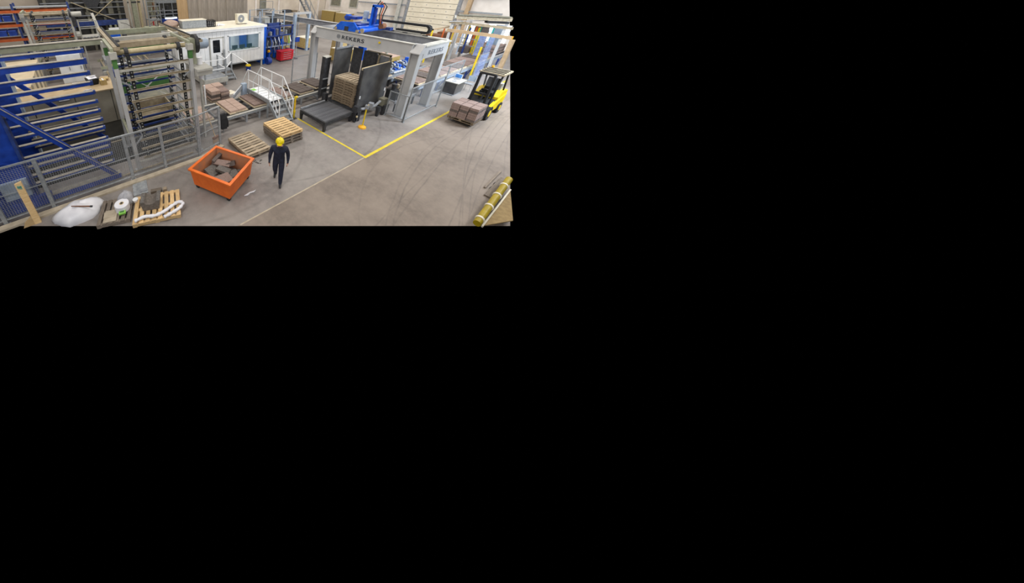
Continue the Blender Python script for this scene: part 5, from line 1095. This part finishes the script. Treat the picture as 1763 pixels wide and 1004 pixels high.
# ================================================================== FORKLIFT WITH LOAD
fl = thing('forklift', 'yellow forklift with black cab driving down the aisle', 'forklift', (15.4, 3.2, 0))
FY0, FY1 = 2.72, 3.72
b = B(); b.prism([(14.85, .25), (16.1, .25), (16.1, .85), (15.85, .95), (14.85, .55)], 'y', FY0 + .08, FY1 - .08); b.ob('chassis', 'rubber', fl)
b = B(); b.prism([(15.55, .28), (16.72, .30), (16.80, .6), (16.72, 1.12), (15.9, 1.18), (15.55, .95)], 'y', FY0 + .04, FY1 - .04); b.ob('counterweight', 'yellow', fl)
for y0, y1 in ((FY0, FY0 + .12), (FY1 - .12, FY1)): b = B(); b.prism([(14.9, .5), (15.6, .5), (16.6, .62), (16.6, .95), (15.6, .82), (14.9, .66)], 'y', y0, y1); b.ob('fender', 'rubber' if y0 > 3 else 'yellow', fl)
for x, r in ((14.95, .33), (16.35, .27)):
    for y0 in (FY0 - .02, FY1 - .2): q = B().tube((x, y0, r), (x, y0 + .22, r), r, 18).ob('wheel', 'rubber', fl); B().tube((x, y0 - .01, r), (x, y0 + .23, r), r * .5, 12).ob('rim', 'yellow', q)
for y in (FY0 + .12, FY1 - .12):
    B().sweep([(14.78, y, .6), (14.95, y, 1.5), (15.15, y, 2.04), (15.9, y, 2.06), (16.3, y, 1.1)], .035, 8).ob('guard_pillar', 'rubber', fl)
rf = B().box(15.0, 16.2, FY0 + .05, FY1 - .05, 2.05, 2.12).ob('cab_roof', 'brownsteel', fl)
for k in range(4): B().box(15.1 + .27 * k, 15.16 + .27 * k, FY0 + .1, FY1 - .1, 2.12, 2.15).ob('roof_bar', 'rubber', rf)
B().box(15.35, 15.85, 2.97, 3.47, .95, 1.15).ob('seat', 'rubber', fl); B().obox((15.92, 3.22, 1.42), (.12, .48, .6), ry=.12).ob('seat_back', 'rubber', fl)
B().bar((14.95, 3.22, .8), (15.2, 3.22, 1.25), .05, .05).ob('steering_column', 'rubber', fl); q = B(); q.tube((15.18, 3.22, 1.24), (15.2, 3.22, 1.27), .18, 14); q.ob('steering_wheel', 'rubber', fl)
for y in (2.92, 3.45): B().box(14.52, 14.66, y, y + .08, .06, 2.15).ob('mast_rail', 'rubber', fl)
for z in (.5, 1.2, 2.1): B().box(14.55, 14.62, 2.95, 3.5, z, z + .08).ob('mast_tie', 'rubber', fl)
B().box(14.42, 14.5, 2.75, 3.7, .12, .6).ob('fork_carriage', 'rubber', fl)
for y in (2.92, 3.42): B().box(13.35, 14.45, y, y + .1, .10, .15).ob('fork', 'rubber', fl)
B().box(14.70, 14.74, FY0 + .15, FY1 - .15, 1.6, 2.0).ob('windscreen', 'acrylic', fl)
B().tube((16.0, 3.5, 2.12), (16.0, 3.5, 2.24), .05, 8).ob('beacon', 'safety', fl)
b = B(); b.box(16.0, 16.3, 2.9, 3.5, 1.18, 1.48); b.ob('engine_cover', 'offwhite', fl)
# driver
# load: pallet and layers of slabs
pallet(13.85, 3.25, .151, math.pi / 2, 1.0, 1.05, 'woodbrown', 'brown pallet carried on the forks of the forklift', None)
for L_ in range(6):
    for k in range(3):
        for j in range(2):
            slab_thing(13.85 + (j - .5) * .52, 3.25 + (k - 1) * .34, .275 + L_ * .105, .5, .325, .10, random.uniform(-.01, .01), 'paver' if (L_ + k) % 4 else 'paverdark', 'brown slab, %s row, %s, %s layer of the forklift load' % (['front', 'rear'][j], ['near side', 'middle', 'far side'][k], ORD[5 - L_].replace(' from the top', '')), 'slabs carried by the forklift')

# ================================================================== FOREGROUND
# orange tipping skip with broken slabs
sk = thing('waste_skip', 'open orange steel skip full of broken slabs on the floor', 'skip', (2.76, 5.69, 0), math.radians(28))
rimx, rimy, bx, by, zr, zb = .655, .685, .60, .63, .72, .16
def ring(hx, hy, z): return [(-hx, -hy, z), (hx, -hy, z), (hx, hy, z), (-hx, hy, z)]
ro = ring(rimx, rimy, zr); bo = ring(bx, by, zb); ri = ring(rimx - .03, rimy - .03, zr); bi = ring(bx - .02, by - .02, zb + .03)
for i in range(4):
    j = (i + 1) % 4
    b = B(); b.add([bo[i], bo[j], ro[j], ro[i], bi[i], bi[j], ri[j], ri[i]], [(0, 1, 2, 3), (7, 6, 5, 4), (0, 4, 5, 1), (1, 5, 6, 2), (2, 6, 7, 3), (3, 7, 4, 0)]); b.ob('side_wall', 'orange', sk, local=True)
    pi_, pj_ = Vector(ro[i]), Vector(ro[j]); dd_ = (pj_ - pi_).normalized() * (.043 if i % 2 else -.043); b = B(); b.bar(pi_ + dd_, pj_ - dd_, .085, .05); b.ob('rim', 'orange', sk, local=True)
    ci = [(x * .994, y * .994, z) for x, y, z in (bi[i], bi[j], ri[j], ri[i])]; b = B(); b.add(ci + [(x * .985, y * .985, z) for x, y, z in ci], [(0, 1, 2, 3), (7, 6, 5, 4), (0, 4, 5, 1), (1, 5, 6, 2), (2, 6, 7, 3), (3, 7, 4, 0)]); b.ob('dusty_lining', 'dustyorange', sk, local=True)
B().box(-bx, bx, -by, by, zb - .02, zb + .03).ob('bottom', 'orange', sk, local=True)
for sx in (-1, 1):
    for sy in (-1, 1):
        q = B().box(sx * .53 - .05, sx * .53 + .05, sy * .55 - .05, sy * .55 + .05, .08, zb - .02).ob('castor_fork', 'black', sk, local=True)
        B().tube((sx * .53 - .03, sy * .55, .065), (sx * .53 + .03, sy * .55, .065), .065, 12).ob('castor_wheel', 'rubber', q, local=True)
B().box(-.35, .35, -.06, .06, .06, zb).ob('tip_beam', 'black', sk, local=True)
random.seed(4)
SK = Matrix.Translation((2.76, 5.69, 0)) @ Matrix.Rotation(math.radians(28), 4, 'Z')
rub = [(-.20, -.20, .50, .40, .36, .07, .10, -.08, -.5, 'paver', 'square brown slab lying flat, nearest the front of the skip'), (.10, .05, .52, .30, .42, .08, .25, .15, .2, 'slabgrey', 'grey broken slab near the middle of the skip'),
       (.30, .25, .56, .22, .55, .12, .1, -.35, .3, 'paver', 'long brown block leaning at the right of the skip'), (.42, .05, .52, .22, .4, .12, -.3, .4, .5, 'paverdark', 'dark brown block tilted against the right wall of the skip'),
       (.15, -.28, .45, .34, .3, .08, -.2, .1, .9, 'slabgrey', 'small grey slab in the front right corner of the skip'), (-.05, .35, .48, .4, .36, .08, .3, .1, -.2, 'slabgrey', 'grey slab propped in the back half of the skip'),
       (-.38, .15, .42, .35, .45, .08, .0, -.25, .1, 'slabgrey', 'grey slab along the left wall of the skip'), (.38, .48, .60, .5, .1, .2, .2, 0, .05, 'paverdark', 'dark slab standing along the back right rim of the skip'),
       (.0, -.42, .40, .3, .25, .07, -.25, .1, .3, 'slabgrey', 'low grey fragment at the front wall of the skip'), (-.35, .42, .36, .3, .3, .08, .15, .2, .6, 'slabgrey', 'grey fragment in the back left corner of the skip'), (.35, -.15, .38, .3, .3, .08, .1, .3, .2, 'paverdark', 'dark fragment wedged under the tilted block in the skip'), (.05, -.1, .36, .5, .5, .08, .05, .05, .1, 'slabgrey', 'large buried grey slab in the middle of the skip')]
for (x, y, z, sx, sy, sz, rx, ry, rz, m_, lab) in rub:
    b = B(); b.obox((0, 0, 0), (sx, sy, sz)); b.v = [(vx + random.uniform(-.02, .02), vy + random.uniform(-.02, .02), vz) for vx, vy, vz in b.v]
    o = b.ob('broken_slab', m_); p = SK @ Vector((x, y, z - .11)); o.location = p; o.rotation_euler = (rx, ry, rz + math.radians(28)); tag(o, lab, 'slab', 'broken slabs in the skip')
o = B(); 
for i in range(26):
    a = random.uniform(-.46, .46); c = random.uniform(-.48, .48); r_ = random.uniform(.05, .11); o.obox(SK @ Vector((a, c, .17 + random.uniform(0, .16))), (r_ * 2, r_ * 1.6, r_), random.uniform(-.5, .5), random.uniform(-.5, .5), random.uniform(0, 3))
o = o.ob('rubble_fill', 'slabgrey', kind='stuff'); tag(o, 'small grey concrete rubble at the bottom of the skip', 'rubble')
# spill and wet patch behind the skip: loose crumbs
o = B()
for i in range(14): a = random.uniform(0, 6.28); r_ = random.uniform(.02, .28); o.obox((4.15 + r_ * math.cos(a), 5.95 + .6 * r_ * math.sin(a), .008), (.05, .035, .016), rz=a)
o = o.ob('concrete_crumbs', 'slabgrey', kind='stuff'); tag(o, 'loose dark crumbs on the floor right of the skip', 'crumbs')
o = B(); o.sweep([(3.0, 4.85, .012), (3.1, 4.83, .02), (3.2, 4.86, .015), (3.33, 4.83, .02), (3.42, 4.86, .01)], [.008, .03, .02, .022, .006], 6); o = o.ob('paint_scrap', 'foil'); tag(o, 'small white scrap on the floor before the skip', 'scrap'); at_base(o, (3.2, 4.85, 0))

# fresh pallet with concrete block and film
random.seed(13)
PA = -.30
fp = pallet(.78, 5.76, 0, PA + math.pi / 2, .98, 1.18, 'woodnew', 'fresh yellow pine pallet with a concrete block in the foreground', None, nb=8)
t = thing('concrete_block', 'grey-brown concrete block with a curved notch on the fresh pallet', 'block', (.66, 5.85, .121), -.35)
pr_ = [(-.20, .0), (-.25, .28)]
for k in range(9): a = math.pi * k / 8; pr_.append((-.14 * math.cos(a), .28 - .09 * math.sin(a)))
pr_ += [(.25, .28), (.20, .0)]
b = B(); b.prism(pr_, 'y', -.17, .22); b.ob('body', 'slabbrown', t, local=True)
for sx in (-1, 1): b = B(); b.prism([(sx * .25, .28), (sx * .15, .28), (sx * .16, .295), (sx * .245, .295)], 'y', -.16, .21); b.ob('shoulder', 'slabgrey', t, local=True)
_pp = ([(.14, 5.50, .17), (.38, 5.50, .18), (.62, 5.40, .17), (.86, 5.40, .18), (1.08, 5.46, .19), (1.28, 5.50, .19), (1.37, 5.40, .18), (1.24, 5.30, .17), (1.02, 5.25, .17), (.80, 5.22, .17)]); _pp = B.smooth(_pp, 5); o = B(); o.sweep(_pp, [.045 + .006 * math.sin(i * 1.7) + .006 * math.sin(i * 2.3) for i in range(len(_pp))], 9); o = o.ob('film_strand', 'foil', smooth=True); tag(o, 'twisted white plastic film strand across the fresh pallet', 'film'); at_base(o, (.7, 5.2, .14))
# grey pallet with film roll and wrap
gp = pallet(-.18, 6.22, 0, -.30 + math.pi / 2, .86, .78, 'woodgrey', 'small grey weathered pallet beside the white film heap', None, nb=6)
t = thing('film_roll', 'white film roll standing on the grey pallet', 'roll', (-.02, 6.14, .121)); B().lathe([(.17, 0), (.18, .02), (.18, .20), (.17, .21)], (-.02, 6.14, .121), 20).ob('winding', 'foil', t); B().lathe([(.035, .205), (.035, .215)], (-.02, 6.14, .121), 10).ob('core_hole', 'black', t); B().lathe([(.055, .19), (.055, .213), (.036, .214)], (-.02, 6.14, .121), 12).ob('core', 'cardboard', t)
o = B().obox((-.06, 5.93, .20), (.16, .09, .05), rx=.2, rz=-.2).ob('green_tag', 'lime'); tag(o, 'green tag lying before the film roll', 'tag'); at_base(o, (-.06, 5.93, .121))
B().obox((-.06, 5.94, .228), (.10, .05, .006), rx=.2, rz=-.2).ob('print_patch', 'green', o)
o = B().obox((-.33, 6.05, .135), (.30, .40, .02), rz=-.3).ob('cardboard_sheet', 'kerb'); tag(o, 'small brown cardboard sheet on the grey pallet', 'cardboard'); at_base(o, (-.33, 6.05, .121)); B().obox((-.35, 6.1, .15), (.26, .2, .012), rz=-.25).ob('top_sheet', 'kerb', o)
def heap(name, c, sx, sy, h, m_, lab, cat, seed, n=22, k=9, pw=1.0):
    random.seed(seed); b = B(); prof = [(1.0, 0), (1.02, .15), (.95, .4), (.82, .62), (.62, .82), (.38, .95), (.15, 1.0)]
    vs = []
    ph = [random.uniform(0, 6.28) for _ in range(4)]
    for r, z in prof:
        for i in range(n):
            t = 2 * math.pi * i / n; q = 1 + .07 * math.sin(3 * t + ph[0]) + .05 * math.sin(5 * t + ph[1]) + .04 * math.sin(9 * t + ph[2] + z * 4)
            vs.append((c[0] + sx * r * q * math.cos(t), c[1] + sy * r * q * math.sin(t), c[2] + h * max(0, z + .06 * math.sin(4 * t + ph[3]) * (z > .1))))
    fs = [(j * n + i, j * n + (i + 1) % n, (j + 1) * n + (i + 1) % n, (j + 1) * n + i) for j in range(len(prof) - 1) for i in range(n)] + [tuple(range((len(prof) - 1) * n, len(prof) * n))]
    b.add(vs, fs); o = b.ob(name, m_, smooth=True); tag(o, lab, cat); at_base(o, c); return o
heap('film_heap', (-.99, 6.70, 0), .56, .34, .40, 'foil', 'big heap of white plastic film in the foreground', 'film', 2)
o = heap('clear_film', (.12, 6.42, .121), .20, .22, .30, 'clearfilm', 'clear crumpled plastic film between the film roll and the mesh fence', 'film', 6)
t = thing('stick', 'thin brown stick lying on the white film heap', 'stick', (-.9, 6.33, .41)); B().sweep([(-1.10, 6.62, .43), (-.70, 6.42, .37)], [.012, .02], 8).ob('rod', 'brown', t); B().tube((-.71, 6.425, .372), (-.66, 6.4, .365), .026, 8).ob('dark_tip', 'black', t)
t = thing('dust_mask', 'small white crumpled cup at the corner of the fresh pallet', 'cup', (.32, 6.22, .121)); B().lathe([(.03, 0), (.06, .03), (.075, .1), (.06, .105)], (.32, 6.22, .121), 12).ob('cup_body', 'white', t); B().sweep([(.25, 6.26, .2), (.18, 6.3, .16), (.24, 6.24, .13)], .012, 6).ob('strap', 'greydark', t); t.name = 'white_cup'
# clear plastic sheet standing against the fence
o = B().obox((.56, 6.86, .012), (.40, .60, .02), rz=-.15).ob('plastic_sheet', 'galv'); tag(o, 'translucent grey plate lying at the foot of the fence post', 'plate'); at_base(o, (.56, 6.86, 0)); B().obox((.62, 6.68, .03), (.2, .1, .02), rz=-.1).ob('grip', 'greydark', o)
t = thing('wood_block', 'small wooden blocks behind the fresh pallet', 'wood', (.85, 6.42, 0)); t.name = 'pallet_offcut'; t['label'] = 'grey wooden offcut lying behind the fresh pallet'; B().obox((.92, 6.42, .05), (.3, .12, .1), rz=-.3).ob('beam', 'woodgrey', t); B().obox((1.15, 6.34, .05), (.1, .12, .1), rz=-.3).ob('end_block', 'woodold', t)
# leaning plank in front of the fence
t = thing('timber_plank', 'yellow pine plank standing upright at the left front of the fence', 'plank', (-1.92, 7.0, 0))
b = B(); b.hexa([(-1.97, 6.96, .0), (-1.84, 6.96, .0), (-1.84, 7.01, .0), (-1.97, 7.01, .0)], [(-1.985, 6.99, 1.30), (-1.855, 6.99, 1.33), (-1.855, 7.04, 1.33), (-1.985, 7.04, 1.30)]); b.ob('board', 'woodnew', t)
for k in range(3): B().box(-1.95 + .025 * k, -1.938 + .025 * k, 6.978, 6.99, 1.16 - .015 * k, 1.25 - .01 * k).ob('teal_mark', 'teal', t)
B().box(-1.96, -1.88, 6.978, 6.99, 1.195, 1.21).ob('teal_mark', 'teal', t)
b = B(); b.prism([(-2.20, 0), (-1.96, 0), (-1.96, .30), (-2.14, .14)], 'y', 6.97, 7.01); b.ob('foot_wedge', 'woodnew', t)
# yellow guard rail and platform edge at the lower right
gr = thing('guard_rail', 'thick mustard yellow pipe guard rail along the aisle at the lower right', 'guard rail', (8.8, .66, 0))
XS = [7.38, 8.08, 8.78, 9.45, 9.98]
b = B(); b.tube((7.17, .605, .30), (9.98, .70, .30), .082, 16); b.ob('pipe', 'yellowpipe', gr)
for x in XS[:4]: y = .60 + (x - 7.02) * .034; B().tube((x - .03, y, .30), (x + .03, y, .30), .10, 16).ob('flange_ring', 'creamroof', gr)
for x in (7.8, 8.45, 9.1, 9.75): y = .60 + (x - 7.02) * .034; B().box(x - .05, x + .05, y - .06, y + .04, 0, .22).ob('support', 'black', gr)
for i, (x0, x1, y, w_) in enumerate(((8.95, 10.35, .84, .17), (9.35, 10.75, 1.03, .05))):
    o = B().box(x0, x1, y - w_ / 2, y + w_ / 2, 0, .05).ob('floor_plank', 'woodgrey'); tag(o, ['wide dark plank lying beside the yellow guard rail', 'narrow dark batten beside the wide plank at the yellow rail'][i], 'plank'); at_base(o, ((x0 + x1) / 2, y, 0))
    if i == 0:
        for k in range(2): B().box(x0 + .5 + .35 * k, x0 + .58 + .35 * k, y + .085, y + .1, 0.0, .06).ob('cleat', 'black', o)
b = B(); b.add([(7.36, .50, .2), (9.56, .53, .2), (8.2, .13, .2), (7.36, .50, .17), (9.56, .53, .17), (8.2, .13, .17)], [(0, 1, 2), (5, 4, 3), (0, 3, 4, 1), (1, 4, 5, 2), (2, 5, 3, 0)]); pf_ = b.ob('platform_deck', 'platform'); struct(pf_); pf_.name = 'floor_platform'
B().bar((7.3, .505, .2), (9.58, .535, .2), .035, .05).ob('edge_strip', 'creamroof', pf_)

# ================================================================== PERSON walking towards the camera
PSC = .90
pe = thing('person', 'person in dark navy workwear and yellow helmet walking across the floor', 'person', (4.24, 4.84, 0), math.atan2(-.75, -.66) + math.pi / 2 - .06)
pe.scale = (.96, .98, PSC)
# local frame: walks towards -y, x to the person's left; skeleton with radii
J = {}
SKV = []; SKE = []; SKR = []
def jv(name, co, r): J[name] = len(SKV); SKV.append(co); SKR.append(r if isinstance(r, tuple) else (r, r))
jv('pelvis', (0, 0, .90), (.18, .14)); jv('belly', (0, -.01, 1.05), (.18, .145)); jv('chest', (0, -.03, 1.26), (.20, .15)); jv('upper', (0, -.02, 1.39), (.16, .115)); jv('neck', (0, -.035, 1.47), .06); jv('headb', (0, -.055, 1.54), (.075, .085)); jv('headm', (0, -.06, 1.60), (.08, .095)); jv('headt', (0, -.055, 1.66), (.07, .08))
for s, n, ky, fy, kz, az in ((1, 'L', -.12, -.20, .49, .09), (-1, 'R', -.03, .24, .50, .13)):
    jv('hip' + n, (s * .095, 0, .86), .12); jv('thigh' + n, (s * .10, ky * .5, .68), .105); jv('knee' + n, (s * .10, ky, kz), .085); jv('calf' + n, (s * .10, (ky + fy) / 2 + (.02 if s < 0 else 0), .32), .082); jv('ankle' + n, (s * .10, fy, az), .062); jv('heel' + n, (s * .10, fy + .03, az - .04), .045); jv('ball' + n, (s * .11, fy - .11, az - .045 - (.02 if s < 0 else 0)), .042); jv('toe' + n, (s * .115, fy - .19, az - .05 - (.03 if s < 0 else 0)), .032)
    jv('shoulder' + n, (s * .20, -.01, 1.38), .088); jv('arm' + n, (s * .25, .03 * s, 1.24), .076); jv('elbow' + n, (s * .275, .05 * s, 1.10), .064); jv('fore' + n, (s * .285, .0 - .02 * (1 - s), .98), .055); jv('wrist' + n, (s * .285, -.05 * 1 - .04 * (1 - s), .87), .03); jv('palm' + n, (s * .28, -.065 - .04 * (1 - s), .80), (.02, .038))
ch_ = ['pelvis', 'belly', 'chest', 'upper', 'neck', 'headb', 'headm', 'headt']
SKE += [(J[a], J[c]) for a, c in zip(ch_, ch_[1:])]
for n in 'LR':
    for c in (['pelvis', 'hip', 'thigh', 'knee', 'calf', 'ankle', 'ball', 'toe'], ['upper', 'shoulder', 'arm', 'elbow', 'fore', 'wrist', 'palm']):
        c = [q if q in ('pelvis', 'upper') else q + n for q in c]; SKE += [(J[a], J[d]) for a, d in zip(c, c[1:])]
    SKE.append((J['ankle' + n], J['heel' + n]))
me = bpy.data.meshes.new('body'); me.from_pydata(SKV, SKE, [])
bo_ = bpy.data.objects.new('body', me); COL.objects.link(bo_)
md = bo_.modifiers.new('skin', 'SKIN'); md.use_smooth_shade = True
for i, r in enumerate(SKR): me.skin_vertices[0].data[i].radius = r
for i in range(len(SKV)): me.skin_vertices[0].data[i].use_root = (i == J['pelvis'])
sd = bo_.modifiers.new('sub', 'SUBSURF'); sd.levels = 2; sd.render_levels = 2
dg = bpy.context.evaluated_depsgraph_get(); em = bpy.data.meshes.new_from_object(bo_.evaluated_get(dg)); bpy.data.objects.remove(bo_)
# fingers, thumb, nose and ears joined into the same mesh
b = B()
for s, oy in ((1, 0), (-1, -.08)):
    px, py, pz = s * .28, -.065 + oy, .80
    for k, (dy, ln) in enumerate(((-.030, .070), (-.010, .080), (.010, .074), (.028, .058))):
        b.sweep([(px, py + dy, pz - .01), (px - s * .006, py + dy - .004, pz - .01 - ln * .5), (px - s * .022, py + dy - .006, pz - .01 - ln)], [.010, .009, .007], 6)
    b.sweep([(px, py - .03, pz + .025), (px - s * .02, py - .055, pz + .0), (px - s * .03, py - .062, pz - .03)], [.011, .010, .008], 6)
b.sweep([(0, -.145, 1.615), (0, -.165, 1.585), (0, -.15, 1.573)], [.008, .015, .012], 6)
for s in (1, -1): b.obox((s * .082, -.045, 1.60), (.02, .035, .06))
n0 = len(em.polygons)
bm = bmesh.new(); bm.from_mesh(em); fm = b.mesh('fm'); bm.from_mesh(fm); bm.to_mesh(em); bm.free()
em.materials.clear()
for k in ('navy', 'skin', 'shoe'): em.materials.append(M[k])
for p in em.polygons:
    c = p.center; p.use_smooth = True
    p.material_index = 1 if (c.z > 1.475 or (c.z < .845 and abs(c.x) > .21 and c.z > .6)) else (2 if c.z < .10 or (c.z < .14 and c.y > .1) else 0)
body = bpy.data.objects.new('body', em); COL.objects.link(body); body.parent = pe
b = B(); b.lathe([(.132, 0), (.134, .03), (.126, .08), (.10, .125), (.06, .152), (.015, .162)], (0, -.055, 1.625), 18); b.ob('helmet', 'helmet', pe, smooth=True, local=True)
b = B(); b.prism([(-.085, -.10), (.085, -.10), (.065, -.225), (0, -.245), (-.065, -.225)], 'z', 1.622, 1.632); b.ob('helmet_peak', 'helmet', pe, local=True)
B().box(-.012, .012, -.15, .03, 1.768, 1.787).ob('helmet_ridge', 'helmet', pe, local=True)
for s in (1, -1): B().tube((s * .032, -.148, 1.605), (s * .032, -.152, 1.605), .011, 8).ob('eye', 'rubber', pe, local=True)
B().box(-.028, .028, -.146, -.140, 1.545, 1.553).ob('mouth', 'brown', pe, local=True)
b = B(); b.lathe([(.175, 0), (.178, .02), (.172, .04)], (0, -.0, .94), 16); b.v = [(x, y * .75, z) for x, y, z in b.v]; b.ob('belt', 'rubber', pe, local=True)
b = B(); b.sweep([(-.06, -.09, 1.44), (0, -.115, 1.43), (.06, -.09, 1.44), (.075, -.03, 1.455), (.05, .03, 1.465), (-.05, .03, 1.465), (-.075, -.03, 1.455), (-.06, -.09, 1.44)], .016, 6); b.ob('collar', 'navy', pe, local=True)
